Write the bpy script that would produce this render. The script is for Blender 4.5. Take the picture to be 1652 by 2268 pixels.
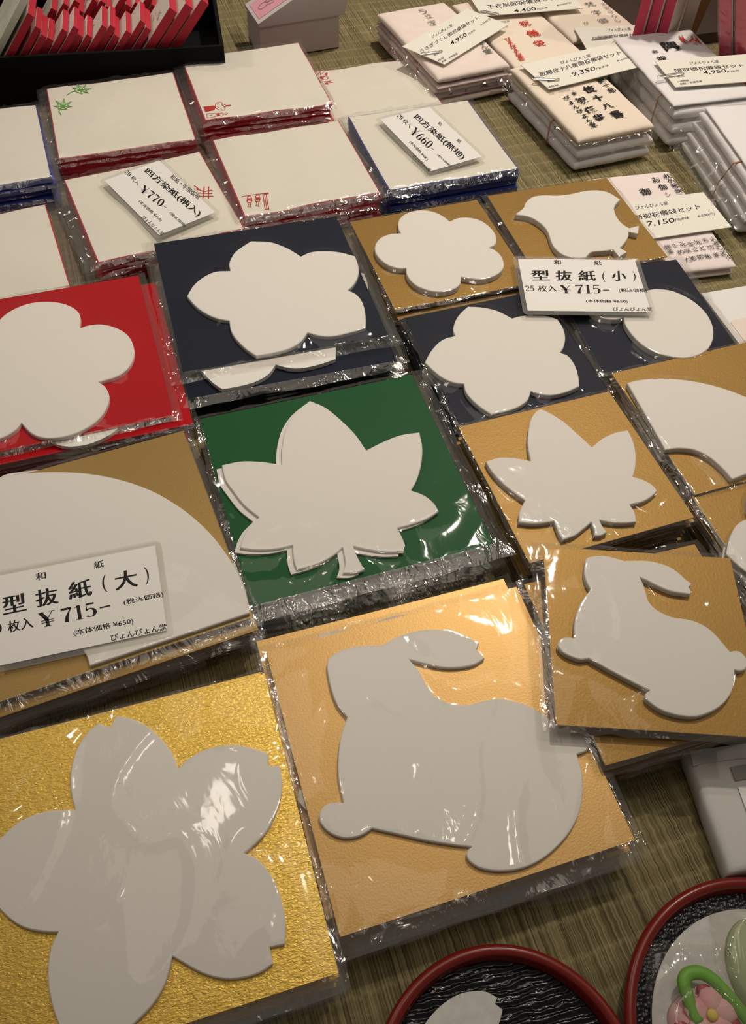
import bpy, bmesh, math, random
import numpy as np
from mathutils import Vector, Matrix, noise

# ------------------------------------------------------------------ clear
for o in list(bpy.data.objects):
    bpy.data.objects.remove(o)
scene = bpy.context.scene
COL = scene.collection

# ------------------------------------------------------------------ camera (photo treated as 1652 x 2268)
FPX, PITCH, ROLL, CAMZ = 1900.0, math.radians(53.9), math.radians(3.1), 0.5
_R = np.array([1.0, 0, 0])
_F = np.array([0, math.cos(PITCH), -math.sin(PITCH)])
_U = np.array([0, math.sin(PITCH), math.cos(PITCH)])
R2 = math.cos(ROLL) * _R + math.sin(ROLL) * _U
U2 = -math.sin(ROLL) * _R + math.cos(ROLL) * _U
CAM = np.array([0, 0, CAMZ])
cd = bpy.data.cameras.new('camera')
cd.sensor_fit = 'HORIZONTAL'
cd.sensor_width = 36.0
cd.lens = 36.0 * FPX / 1652.0
cd.clip_start = 0.01
cam = bpy.data.objects.new('camera', cd)
COL.objects.link(cam)
cam.matrix_world = Matrix(((R2[0], U2[0], -_F[0], 0), (R2[1], U2[1], -_F[1], 0), (R2[2], U2[2], -_F[2], CAMZ), (0, 0, 0, 1)))
scene.camera = cam

# ------------------------------------------------------------------ world, lights, exposure
scene.view_settings.view_transform = 'Standard'
scene.view_settings.look = 'None'
scene.view_settings.gamma = 1.0
scene.view_settings.exposure = 0.0
scene.view_settings.use_curve_mapping = False
scene.cycles.transparent_max_bounces = 24
wd = bpy.data.worlds.new('shop_ambient')
scene.world = wd
wd.use_nodes = True
wd.node_tree.nodes['Background'].inputs[0].default_value = (1.0, 0.88, 0.74, 1)
wd.node_tree.nodes['Background'].inputs[1].default_value = 0.105


def spot(name, loc, target, energy, color=(1, 0.895, 0.765), angle=70, blend=0.9, radius=0.05):
    l = bpy.data.lights.new(name, 'SPOT')
    l.energy = energy
    l.color = color
    l.spot_size = math.radians(angle)
    l.spot_blend = blend
    l.shadow_soft_size = radius
    o = bpy.data.objects.new(name, l)
    COL.objects.link(o)
    o.location = loc
    d = Vector(target) - Vector(loc)
    o.rotation_euler = d.to_track_quat('-Z', 'Y').to_euler()
    return o


spot('ceiling_spot_lamp', (0.42, 1.42, 1.75), (0.02, 0.76, 0), 90, angle=47, blend=1.0, radius=0.04)
spot('ceiling_spot_lamp', (1.60, 1.10, 1.75), (0.15, 0.80, 0), 40, angle=40, blend=1.0)
spot('ceiling_spot_lamp', (-1.6, 1.45, 1.75), (-0.20, 0.80, 0), 27, angle=42, blend=1.0)
spot('added_glint_spot', (0.16, 0.58, 1.75), (0.05, 0.20, 0), 2.4, angle=60, blend=1.0, radius=0.05)  # unseen spot added to put glints on the rabbit film
spot('added_glint_spot', (-0.36, 0.66, 1.75), (-0.10, 0.20, 0), 1.8, angle=60, blend=1.0, radius=0.05)  # unseen spot added for glints over the cherry blossom film
al = bpy.data.lights.new('added_sheen_panel', 'AREA')  # unseen area light added to brighten foreground gold like a lit ceiling
al.shape = 'RECTANGLE'
al.size, al.size_y = 1.2, 0.9
al.energy = 3.9
al.color = (1, 0.88, 0.74)
ao = bpy.data.objects.new('added_sheen_panel', al)
COL.objects.link(ao)
ao.location = (0.0, 0.80, 1.75)


# ------------------------------------------------------------------ geometry helpers
def P(px, py, z):
    d = _F + (px - 826.0) / FPX * R2 - (py - 1134.0) / FPX * U2
    return CAM + (z - CAMZ) / d[2] * d


def tr(x0, y0, s, pts):
    """zoom-crop coordinates -> photo pixels, keeping corner flags"""
    out = []
    for p in pts:
        q = (x0 + p[0] * s, y0 + p[1] * s)
        out.append(q + tuple(p[2:]))
    return out


def spline(pts, closed=True, seg=6):
    """Catmull-Rom through points; a third element marks a sharp corner"""
    n = len(pts)
    corners = [i for i, p in enumerate(pts) if len(p) > 2]
    A = [np.array(p[:2], float) for p in pts]
    out = []
    if not corners:
        for i in range(n):
            p0, p1, p2, p3 = A[i - 1], A[i], A[(i + 1) % n], A[(i + 2) % n]
            for k in range(seg):
                out.append(cr(p0, p1, p2, p3, k / seg))
        return out
    c0 = corners[0]
    order = [(c0 + k) % n for k in range(n)] + [c0]
    for k in range(n):
        i1, i2 = order[k], order[k + 1]
        p1, p2 = A[i1], A[i2]
        s1, s2 = len(pts[i1]) > 2, len(pts[i2]) > 2
        if s1 and s2:
            out.append(p1)
            continue
        p0 = A[(i1 - 1) % n] if not s1 else 2 * p1 - p2
        p3 = A[(i2 + 1) % n] if not s2 else 2 * p2 - p1
        for j in range(seg):
            out.append(cr(p0, p1, p2, p3, j / seg))
    return out


def cr(p0, p1, p2, p3, t):
    return 0.5 * (2 * p1 + (p2 - p0) * t + (2 * p0 - 5 * p1 + 4 * p2 - p3) * t * t + (3 * p1 - p0 - 3 * p2 + p3) * t ** 3)


def link(o):
    COL.objects.link(o)
    return o


def tag(o, label=None, cat=None, group=None, kind=None):
    if label: o['label'] = label
    if cat: o['category'] = cat
    if group: o['group'] = group
    if kind: o['kind'] = kind
    return o


def empty(name, loc, rz=0.0, label=None, cat=None, group=None):
    o = bpy.data.objects.new(name, None)
    o.empty_display_size = 0.01
    o.location = loc
    o.rotation_euler = (0, 0, rz)
    link(o)
    return tag(o, label, cat, group)


def mesh_obj(name, verts, faces, mat, parent=None, smooth=False, loc=None):
    me = bpy.data.meshes.new(name)
    me.from_pydata([tuple(map(float, v)) for v in verts], [], [tuple(f) for f in faces])
    me.update()
    if mat:
        me.materials.append(mat)
    if smooth:
        me.polygons.foreach_set('use_smooth', [True] * len(me.polygons))
    o = bpy.data.objects.new(name, me)
    if parent: o.parent = parent
    if loc is not None: o.location = loc
    return link(o)


def share(name, me, parent, loc=(0, 0, 0), rz=0.0, scale=None):
    o = bpy.data.objects.new(name, me)
    o.parent = parent
    o.location = loc
    o.rotation_euler = (0, 0, rz)
    if scale: o.scale = scale
    return link(o)


def box_vf(w, h, z0, z1):
    a, b = w / 2, h / 2
    v = [(-a, -b, z0), (a, -b, z0), (a, b, z0), (-a, b, z0), (-a, -b, z1), (a, -b, z1), (a, b, z1), (-a, b, z1)]
    f = [(3, 2, 1, 0), (4, 5, 6, 7), (0, 1, 5, 4), (1, 2, 6, 5), (2, 3, 7, 6), (3, 0, 4, 7)]
    return v, f


def prism_vf(outline, z0, z1, bevel=0.0):
    pts = [np.array(p[:2]) for p in outline]
    area = sum(pts[i - 1][0] * pts[i][1] - pts[i][0] * pts[i - 1][1] for i in range(len(pts)))
    if area < 0: pts = pts[::-1]
    n = len(pts)
    v = [(p[0], p[1], z0) for p in pts]
    f = [tuple(range(n))[::-1]]
    if bevel > 0:
        v += [(p[0], p[1], z1 - bevel) for p in pts]
        for i in range(n):
            t = pts[(i + 1) % n] - pts[i - 1]
            l = np.hypot(*t) + 1e-9
            nn = np.array([-t[1], t[0]]) / l
            v.append((pts[i][0] + nn[0] * bevel, pts[i][1] + nn[1] * bevel, z1))
        for k in (0, 1):
            for i in range(n):
                j = (i + 1) % n
                f.append((k * n + i, k * n + j, (k + 1) * n + j, (k + 1) * n + i))
        f.append(tuple(range(2 * n, 3 * n)))
    else:
        v += [(p[0], p[1], z1) for p in pts]
        for i in range(n):
            j = (i + 1) % n
            f.append((i, j, n + j, n + i))
        f.append(tuple(range(n, 2 * n)))
    return v, f


def tube_vf(path, r, n=8, closed=False):
    path = [np.array(p, float) for p in path]
    v, f = [], []
    m = len(path)
    for i, p in enumerate(path):
        a = path[(i - 1) % m] if (closed or i > 0) else p
        b = path[(i + 1) % m] if (closed or i < m - 1) else p
        t = b - a
        t /= (np.linalg.norm(t) + 1e-12)
        up = np.array([0, 0, 1.0]) if abs(t[2]) < 0.9 else np.array([1.0, 0, 0])
        s = np.cross(t, up); s /= np.linalg.norm(s)
        u = np.cross(s, t)
        for k in range(n):
            an = 2 * math.pi * k / n
            v.append(p + r * (math.cos(an) * s + math.sin(an) * u))
    for i in range(m if closed else m - 1):
        for k in range(n):
            a, b = i * n + k, i * n + (k + 1) % n
            c, d = ((i + 1) % m) * n + (k + 1) % n, ((i + 1) % m) * n + k
            f.append((a, d, c, b))
    return v, f


def ribbon_vf(lines, w, z):
    """flat brush strokes: each line is a list of (x, y[, width factor])"""
    v, f = [], []
    for ln in lines:
        pts = [np.array(p[:2], float) for p in ln]
        m = len(pts)
        b0 = len(v)
        for i, p in enumerate(pts):
            a, b = pts[max(0, i - 1)], pts[min(m - 1, i + 1)]
            t = b - a
            t /= (np.hypot(*t) + 1e-12)
            nn = np.array([-t[1], t[0]]) * w / 2 * (ln[i][2] if len(ln[i]) > 2 else 1)
            v.append((p[0] + nn[0], p[1] + nn[1], z)); v.append((p[0] - nn[0], p[1] - nn[1], z))
        for i in range(m - 1):
            k = b0 + 2 * i
            f.append((k, k + 1, k + 3, k + 2))
    return v, f


class Frame:
    """a square or rectangle lying flat, fitted to photo corners (TL, TR, BR, BL) on the plane z"""
    def __init__(self, cs, z, w=None, h=None):
        p = [None if c is None else P(c[0], c[1], z)[:2] for c in cs]
        e = []
        for (a, b, rot) in ((0, 1, 0), (3, 2, 0), (1, 2, 90), (0, 3, 90)):
            if p[a] is not None and p[b] is not None:
                d = p[b] - p[a]
                e.append((math.atan2(d[1], d[0]) + math.radians(rot), np.hypot(*d), rot))
        self.a = math.atan2(sum(math.sin(x[0]) * x[1] for x in e), sum(math.cos(x[0]) * x[1] for x in e))
        ws = [x[1] for x in e if x[2] == 0]; hs = [x[1] for x in e if x[2] == 90]
        self.w = w or (sum(ws) / len(ws) if ws else sum(hs) / len(hs))
        self.h = h or (sum(hs) / len(hs) if hs else sum(ws) / len(ws))
        c, s = math.cos(self.a), math.sin(self.a)
        self.X, self.Y = np.array([c, s]), np.array([-s, c])
        sg = ((-1, 1), (1, 1), (1, -1), (-1, -1))
        cc = [p[i] - sg[i][0] * self.w / 2 * self.X - sg[i][1] * self.h / 2 * self.Y for i in range(4) if p[i] is not None]
        self.c = sum(cc) / len(cc)
        self.z = z

    def loc(self, px, py, z):
        d = P(px, py, z)[:2] - self.c
        return np.array([d @ self.X, d @ self.Y])

    def outline(self, pts, z, seg=6):
        return spline([tuple(self.loc(p[0], p[1], z)) + tuple(p[2:]) for p in pts], seg=seg)


# ------------------------------------------------------------------ materials
def mat(name, color, rough=0.6, metal=0.0, bump=None, spec=0.5, var=None):
    m = bpy.data.materials.new(name)
    m.use_nodes = True
    nt = m.node_tree
    b = nt.nodes['Principled BSDF']
    b.inputs['Base Color'].default_value = (*color, 1)
    b.inputs['Roughness'].default_value = rough
    b.inputs['Metallic'].default_value = metal
    b.inputs['Specular IOR Level'].default_value = spec
    tc = nt.nodes.new('ShaderNodeTexCoord')
    if bump:
        sc, st, det = bump
        n = nt.nodes.new('ShaderNodeTexNoise')
        n.inputs['Scale'].default_value = sc
        n.inputs['Detail'].default_value = det
        nt.links.new(tc.outputs['Object'], n.inputs['Vector'])
        bp = nt.nodes.new('ShaderNodeBump')
        bp.inputs['Strength'].default_value = st
        bp.inputs['Distance'].default_value = 0.001
        nt.links.new(n.outputs['Fac'], bp.inputs['Height'])
        nt.links.new(bp.outputs['Normal'], b.inputs['Normal'])
    if var:
        sc, c2 = var
        n = nt.nodes.new('ShaderNodeTexNoise')
        n.inputs['Scale'].default_value = sc
        n.inputs['Detail'].default_value = 4
        nt.links.new(tc.outputs['Object'], n.inputs['Vector'])
        r = nt.nodes.new('ShaderNodeValToRGB')
        r.color_ramp.elements[0].position = 0.35
        r.color_ramp.elements[1].position = 0.65
        r.color_ramp.elements[0].color = (*color, 1)
        r.color_ramp.elements[1].color = (*c2, 1)
        nt.links.new(n.outputs['Fac'], r.inputs['Fac'])
        nt.links.new(r.outputs['Color'], b.inputs['Base Color'])
    return m


def film_mat(name, base=0.028, edge=0.4, rough=0.06, haze=0.008, bscale=45, bstr=0.22, tint=(0.975, 0.97, 0.96)):
    m = bpy.data.materials.new(name)
    m.use_nodes = True
    nt = m.node_tree
    nt.nodes.clear()
    N, L = nt.nodes.new, nt.links.new
    out = N('ShaderNodeOutputMaterial')
    tp = N('ShaderNodeBsdfTransparent'); tp.inputs[0].default_value = (*tint, 1)
    gl = N('ShaderNodeBsdfGlossy'); gl.inputs['Roughness'].default_value = rough
    gl.inputs[0].default_value = (1, 1, 1, 1)
    df = N('ShaderNodeBsdfDiffuse'); df.inputs[0].default_value = (0.8, 0.78, 0.75, 1)
    lw = N('ShaderNodeLayerWeight'); lw.inputs['Blend'].default_value = 0.5
    pw = N('ShaderNodeMath'); pw.operation = 'POWER'; pw.inputs[1].default_value = 3.5
    ml = N('ShaderNodeMath'); ml.operation = 'MULTIPLY_ADD'; ml.inputs[1].default_value = edge; ml.inputs[2].default_value = base
    tc = N('ShaderNodeTexCoord')
    mp = N('ShaderNodeMapping'); mp.inputs['Scale'].default_value = (1.0, 0.55, 1.0); mp.inputs['Rotation'].default_value = (0, 0, 0.5)
    no = N('ShaderNodeTexNoise'); no.inputs['Scale'].default_value = bscale; no.inputs['Detail'].default_value = 3
    no.inputs['Distortion'].default_value = 1.2
    bp = N('ShaderNodeBump'); bp.inputs['Strength'].default_value = bstr; bp.inputs['Distance'].default_value = 0.0016
    m1 = N('ShaderNodeMixShader'); m2 = N('ShaderNodeMixShader'); m2.inputs[0].default_value = haze
    L(tc.outputs['Object'], mp.inputs['Vector']); L(mp.outputs[0], no.inputs['Vector']); L(no.outputs['Fac'], bp.inputs['Height'])
    L(bp.outputs[0], gl.inputs['Normal'])
    L(lw.outputs['Facing'], pw.inputs[0]); L(pw.outputs[0], ml.inputs[0])
    L(tp.outputs[0], m2.inputs[1]); L(df.outputs[0], m2.inputs[2])
    L(ml.outputs[0], m1.inputs[0]); L(m2.outputs[0], m1.inputs[1]); L(gl.outputs[0], m1.inputs[2])
    L(m1.outputs[0], out.inputs[0])
    return m


def tatami_mat():
    m = bpy.data.materials.new('woven_rush')
    m.use_nodes = True
    nt = m.node_tree
    N, L = nt.nodes.new, nt.links.new
    b = nt.nodes['Principled BSDF']
    b.inputs['Roughness'].default_value = 0.75
    b.inputs['Specular IOR Level'].default_value = 0.15
    tc = N('ShaderNodeTexCoord')
    mp = N('ShaderNodeMapping'); mp.inputs['Scale'].default_value = (1, 0.007, 0.0)
    L(tc.outputs['Object'], mp.inputs['Vector'])
    n1 = N('ShaderNodeTexNoise'); n1.inputs['Scale'].default_value = 1150; n1.inputs['Detail'].default_value = 1.5
    L(mp.outputs[0], n1.inputs['Vector'])
    # rows where the rushes pass over the weft cords, ridge light put into colour
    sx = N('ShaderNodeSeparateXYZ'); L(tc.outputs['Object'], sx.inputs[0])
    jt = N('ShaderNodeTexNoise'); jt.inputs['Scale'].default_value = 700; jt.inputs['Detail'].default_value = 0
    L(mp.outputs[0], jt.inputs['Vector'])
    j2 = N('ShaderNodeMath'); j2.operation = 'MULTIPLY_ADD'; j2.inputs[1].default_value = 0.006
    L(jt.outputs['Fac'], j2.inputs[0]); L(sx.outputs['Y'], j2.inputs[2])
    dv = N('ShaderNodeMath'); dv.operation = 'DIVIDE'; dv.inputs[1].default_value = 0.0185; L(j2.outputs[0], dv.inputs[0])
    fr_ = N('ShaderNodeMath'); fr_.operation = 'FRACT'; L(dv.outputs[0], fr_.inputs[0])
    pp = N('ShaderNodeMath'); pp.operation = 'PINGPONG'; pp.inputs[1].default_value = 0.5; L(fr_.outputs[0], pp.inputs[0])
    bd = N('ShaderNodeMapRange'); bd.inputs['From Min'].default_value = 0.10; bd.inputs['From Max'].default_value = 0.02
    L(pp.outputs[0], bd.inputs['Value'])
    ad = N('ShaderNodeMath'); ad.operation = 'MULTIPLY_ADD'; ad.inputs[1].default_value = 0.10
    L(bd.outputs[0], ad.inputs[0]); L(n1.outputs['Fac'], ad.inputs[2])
    n2 = N('ShaderNodeTexNoise'); n2.inputs['Scale'].default_value = 26; n2.inputs['Detail'].default_value = 3
    L(tc.outputs['Object'], n2.inputs['Vector'])
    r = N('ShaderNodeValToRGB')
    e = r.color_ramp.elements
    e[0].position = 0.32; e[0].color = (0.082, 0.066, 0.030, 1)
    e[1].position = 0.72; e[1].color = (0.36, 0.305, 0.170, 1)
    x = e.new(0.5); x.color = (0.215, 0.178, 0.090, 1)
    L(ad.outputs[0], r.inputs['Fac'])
    mx = N('ShaderNodeMix'); mx.data_type = 'RGBA'; mx.blend_type = 'MULTIPLY'
    mx.inputs[0].default_value = 0.35
    r2 = N('ShaderNodeValToRGB')
    r2.color_ramp.elements[0].position = 0.35; r2.color_ramp.elements[0].color = (0.66, 0.70, 0.52, 1)
    r2.color_ramp.elements[1].position = 0.65; r2.color_ramp.elements[1].color = (1, 0.95, 0.85, 1)
    L(n2.outputs['Fac'], r2.inputs['Fac'])
    L(r.outputs[0], mx.inputs[6]); L(r2.outputs[0], mx.inputs[7])
    L(mx.outputs[2], b.inputs['Base Color'])
    bp = N('ShaderNodeBump'); bp.inputs['Strength'].default_value = 0.7; bp.inputs['Distance'].default_value = 0.0009
    L(ad.outputs[0], bp.inputs['Height']); L(bp.outputs[0], b.inputs['Normal'])
    return m


def gold_leaf_mat():
    m = mat('crinkled_gold_foil', (0.83, 0.56, 0.115), 0.36, 0.85)
    nt = m.node_tree
    b = nt.nodes['Principled BSDF']
    N, L = nt.nodes.new, nt.links.new
    tc = N('ShaderNodeTexCoord')
    mp = N('ShaderNodeMapping'); mp.inputs['Scale'].default_value = (1, 2.0, 1); mp.inputs['Rotation'].default_value = (0, 0, 0.3)
    L(tc.outputs['Object'], mp.inputs['Vector'])
    v = N('ShaderNodeTexNoise'); v.inputs['Scale'].default_value = 420; v.inputs['Detail'].default_value = 5; v.inputs['Distortion'].default_value = 0.8
    L(mp.outputs[0], v.inputs['Vector'])
    bp = N('ShaderNodeBump'); bp.inputs['Strength'].default_value = 0.75; bp.inputs['Distance'].default_value = 0.0006
    L(v.outputs['Fac'], bp.inputs['Height']); L(bp.outputs[0], b.inputs['Normal'])
    return m


def ripple_mat(name, col, waves):
    m = mat(name, col, 0.2, 0.0, spec=0.4)
    nt = m.node_tree
    b = nt.nodes['Principled BSDF']
    N, L = nt.nodes.new, nt.links.new
    tc = N('ShaderNodeTexCoord')
    bp = N('ShaderNodeBump'); bp.inputs['Strength'].default_value = 0.8; bp.inputs['Distance'].default_value = 0.0010 if waves else 0.0005
    if waves:
        mp = N('ShaderNodeMapping'); mp.inputs['Scale'].default_value = (0.5, 1, 1)
        L(tc.outputs['Object'], mp.inputs['Vector'])
        w = N('ShaderNodeTexWave'); w.bands_direction = 'Y'; w.inputs['Scale'].default_value = 85
        w.inputs['Distortion'].default_value = 4.5; w.inputs['Detail'].default_value = 2.5; w.inputs['Detail Scale'].default_value = 2.2
        L(mp.outputs[0], w.inputs['Vector']); L(w.outputs['Fac'], bp.inputs['Height'])
    else:
        w = N('ShaderNodeTexVoronoi'); w.inputs['Scale'].default_value = 520
        L(tc.outputs['Object'], w.inputs['Vector']); L(w.outputs['Distance'], bp.inputs['Height'])
    L(bp.outputs[0], b.inputs['Normal'])
    return m


M = {}
M['gold'] = mat('matte_gold_card', (0.37, 0.235, 0.068), 0.42, 0.5, bump=(900, 0.12, 3))
M['goldS'] = mat('brushed_gold_card', (0.315, 0.177, 0.029), 0.48, 0.42, bump=(700, 0.16, 3))
M['champagne'] = mat('champagne_gold_card', (0.54, 0.335, 0.118), 0.46, 0.62, bump=(900, 0.12, 3))
M['foil'] = gold_leaf_mat()
M['navy'] = mat('navy_card', (0.009, 0.012, 0.026), 0.5, spec=0.12)
M['green'] = mat('deep_green_card', (0.004, 0.088, 0.022), 0.5, spec=0.12)
M['red'] = mat('bright_red_card', (0.44, 0.004, 0.009), 0.5, spec=0.12)
M['paper'] = mat('white_die_cut_paper', (0.80, 0.775, 0.735), 0.85, bump=(500, 0.08, 3), spec=0.2)
M['washi'] = mat('cream_washi', (0.765, 0.74, 0.655), 0.85, bump=(120, 0.15, 4), spec=0.2)
M['red_edge'] = mat('red_dyed_paper', (0.52, 0.012, 0.036), 0.7, bump=(900, 0.3, 2))
M['blue_edge'] = mat('blue_dyed_paper', (0.020, 0.040, 0.30), 0.7, bump=(900, 0.3, 2))
M['film'] = film_mat('clear_plastic_film')
M['film_crumple'] = film_mat('crumpled_plastic_film', base=0.06, edge=0.5, rough=0.08, haze=0.022, bscale=60, bstr=0.95)
M['film_edge'] = film_mat('bag_edge_film', base=0.085, edge=0.5, rough=0.09, haze=0.032, bscale=75, bstr=1.0)
M['film_bag'] = film_mat('loose_bag_film', base=0.10, edge=0.55, rough=0.09, haze=0.06, bscale=45, bstr=0.9)
M['lam'] = film_mat('lamination', base=0.05, edge=0.3, rough=0.12, haze=0.10, bstr=0.03)
M['card'] = mat('white_card', (0.80, 0.775, 0.75), 0.5)
M['tagpaper'] = mat('ivory_price_paper', (0.80, 0.775, 0.70), 0.7, bump=(300, 0.05, 2))
M['ink'] = mat('black_ink', (0.012, 0.011, 0.011), 0.6, spec=0.2)
M['inkred'] = mat('red_ink', (0.55, 0.03, 0.018), 0.6, spec=0.2)
M['inkcrim'] = mat('crimson_print_ink', (0.50, 0.02, 0.02), 0.6, spec=0.2)
M['inkgreen'] = mat('green_print_ink', (0.10, 0.36, 0.035), 0.6, spec=0.2)
M['inkgrey'] = mat('grey_print_ink', (0.16, 0.15, 0.13), 0.7, spec=0.2)
M['pink_env'] = mat('speckled_pink_washi', (0.80, 0.67, 0.62), 0.85, bump=(260, 0.35, 4), spec=0.15, var=(55, (0.82, 0.72, 0.66)))
M['blush_env'] = mat('blush_envelope_paper', (0.82, 0.72, 0.70), 0.85, bump=(200, 0.3, 4), spec=0.15)
M['cream_env'] = mat('cream_envelope_paper', (0.80, 0.71, 0.58), 0.85, bump=(200, 0.35, 4), spec=0.15, var=(25, (0.80, 0.68, 0.58)))
M['white_env'] = mat('white_envelope_paper', (0.80, 0.77, 0.78), 0.7, bump=(150, 0.12, 3), spec=0.25)
M['mauve'] = mat('mauve_paper_edge', (0.56, 0.43, 0.42), 0.85, bump=(300, 0.5, 4))
M['band'] = mat('rubber_band', (0.42, 0.16, 0.04), 0.5)
M['steel'] = mat('steel_wire', (0.62, 0.60, 0.56), 0.25, 1.0)
M['black'] = mat('black_fabric_box', (0.006, 0.006, 0.006), 0.9, bump=(800, 0.3, 2), spec=0.15)
M['greybox'] = mat('mauve_grey_cardboard', (0.58, 0.51, 0.51), 0.8, bump=(300, 0.1, 3), spec=0.2)
M['pink'] = mat('pink_sticker', (0.74, 0.34, 0.42), 0.6)
M['lacquer_red'] = mat('red_lacquer', (0.20, 0.012, 0.008), 0.28)
M['lacquer_black'] = ripple_mat('rippled_black_lacquer', (0.007, 0.007, 0.009), True)
M['lacquer_dot'] = ripple_mat('stippled_black_lacquer', (0.007, 0.007, 0.009), False)
M['tissue'] = mat('grey_white_tissue', (0.62, 0.61, 0.58), 0.8, bump=(60, 0.2, 4), spec=0.2)
M['mulberry'] = mat('mottled_white_paper', (0.62, 0.61, 0.585), 0.85, bump=(300, 0.2, 4), spec=0.1, var=(160, (0.70, 0.69, 0.66)))
M['greylabel'] = mat('grey_label', (0.25, 0.24, 0.22), 0.6)
M['wood'] = mat('warm_brown_wood', (0.28, 0.14, 0.05), 0.45, bump=(40, 0.2, 3))
M['darkwood'] = mat('dark_brown_wood', (0.045, 0.022, 0.012), 0.5)
M['hotpink'] = mat('crimson_pink_paper', (0.62, 0.035, 0.10), 0.6)
M['sweetpink'] = mat('pink_sugar', (0.78, 0.36, 0.38), 0.55, var=(90, (0.82, 0.55, 0.53)))
M['sweetgreen'] = mat('green_sugar', (0.17, 0.42, 0.05), 0.5)
M['sweetyellow'] = mat('yellow_sugar', (0.80, 0.62, 0.12), 0.6)
M['sweetwine'] = mat('wine_red_sugar', (0.46, 0.05, 0.08), 0.55)
M['leafprint'] = mat('pale_green_patterned_paper', (0.62, 0.64, 0.50), 0.8, var=(30, (0.78, 0.76, 0.68)))
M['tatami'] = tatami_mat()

# ------------------------------------------------------------------ setting: tatami covered display table
TA = math.radians(20.5)   # direction of the rushes follows the rows of goods


def build_floor():
    W, y0, y1, step = 2.6, -0.9, 2.3, 0.0185
    v, f = [], []
    k = 0
    y = y0
    rows = []
    while y < y1:
        rows += [(y, -0.0), (y + step * 0.16, -0.0016), (y + step * 0.5, -0.0008), (y + step * 0.84, -0.0016)]
        y += step
    for (yy, zz) in rows:
        v += [(-W / 2, yy, zz), (W / 2, yy, zz)]
    for i in range(len(rows) - 1):
        f.append((2 * i, 2 * i + 1, 2 * i + 3, 2 * i + 2))
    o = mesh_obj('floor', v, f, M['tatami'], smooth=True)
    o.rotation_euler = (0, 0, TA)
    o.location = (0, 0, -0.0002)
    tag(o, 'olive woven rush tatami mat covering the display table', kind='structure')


build_floor()


# ------------------------------------------------------------------ plastic film sheets
def sd_poly(xs, ys, poly):
    """signed distance to a closed polygon, negative inside (numpy)"""
    poly = np.array(poly)
    d2 = np.full(xs.shape, 1e9)
    ins = np.zeros(xs.shape, bool)
    n = len(poly)
    for i in range(n):
        a, b = poly[i], poly[(i + 1) % n]
        e = b - a
        l2 = e @ e + 1e-15
        t = np.clip(((xs - a[0]) * e[0] + (ys - a[1]) * e[1]) / l2, 0, 1)
        dx, dy = xs - a[0] - t * e[0], ys - a[1] - t * e[1]
        d2 = np.minimum(d2, dx * dx + dy * dy)
        c = ((a[1] > ys) != (b[1] > ys)) & (xs < (b[0] - a[0]) * (ys - a[1]) / (b[1] - a[1] + 1e-15) + a[0])
        ins ^= c
    d = np.sqrt(d2)
    return np.where(ins, -d, d)


def ridge(x, y, s, seed):
    n = noise.noise(Vector((x * s + seed * 7.3, y * s - seed * 3.1, seed)))
    return max(0.0, 1.0 - abs(n) * 4.0) ** 2


def film_sheet(name, fr_w, fr_h, over, drop, parent, m, seed, outline=None, tp=0.0, zt=0.0, n=64, amp=1.0, power=1.0):
    """film lying over a board of size fr_w x fr_h at height zt (local), tenting over a raised outline of height tp"""
    l, r, b, t = over
    ex = max(over) + 1e-6
    x0, x1, y0, y1 = -fr_w / 2 - l, fr_w / 2 + r, -fr_h / 2 - b, fr_h / 2 + t
    gx, gy = np.meshgrid(np.linspace(x0, x1, n), np.linspace(y0, y1, n))
    z = np.full(gx.shape, zt + 0.0005)
    if outline is not None:
        sd = sd_poly(gx, gy, outline)
        z += tp * np.where(sd < 0, 1.0, np.exp(-(np.maximum(sd, 0) / 0.007) ** 1.4))
    dx = np.maximum(np.maximum(-fr_w / 2 - gx, gx - fr_w / 2), 0)
    dy = np.maximum(np.maximum(-fr_h / 2 - gy, gy - fr_h / 2), 0)
    do = np.minimum(np.hypot(dx, dy) / ex, 1.3)
    z -= drop * do ** power
    rnd = random.Random(seed)
    ang = rnd.uniform(0.2, 0.9)
    ca, sa = math.cos(ang), math.sin(ang)
    verts = []
    for j in range(n):
        for i in range(n):
            x, y = gx[j, i], gy[j, i]
            u, v = x * ca - y * sa, x * sa + y * ca
            edge = min(1.0, do[j, i] * 3)
            w = 0.00045 * ridge(u, v * 0.5, 32, seed) + 0.0005 * (0.5 + 0.5 * noise.noise(Vector((x * 28, y * 28, seed))))
            w += edge * 0.0020 * (ridge(x, y, 55, seed + 2) + 0.7 * noise.noise(Vector((x * 60, y * 60, seed + 5))))
            verts.append((x + edge * 0.0015 * noise.noise(Vector((y * 50, seed, x * 20))), y + edge * 0.0015 * noise.noise(Vector((x * 50, seed + 9, y * 20))), z[j, i] + w * amp))
    faces = [(j * n + i, j * n + i + 1, (j + 1) * n + i + 1, (j + 1) * n + i) for j in range(n - 1) for i in range(n - 1)]
    return mesh_obj(name, verts, faces, m, parent, smooth=True)


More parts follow.
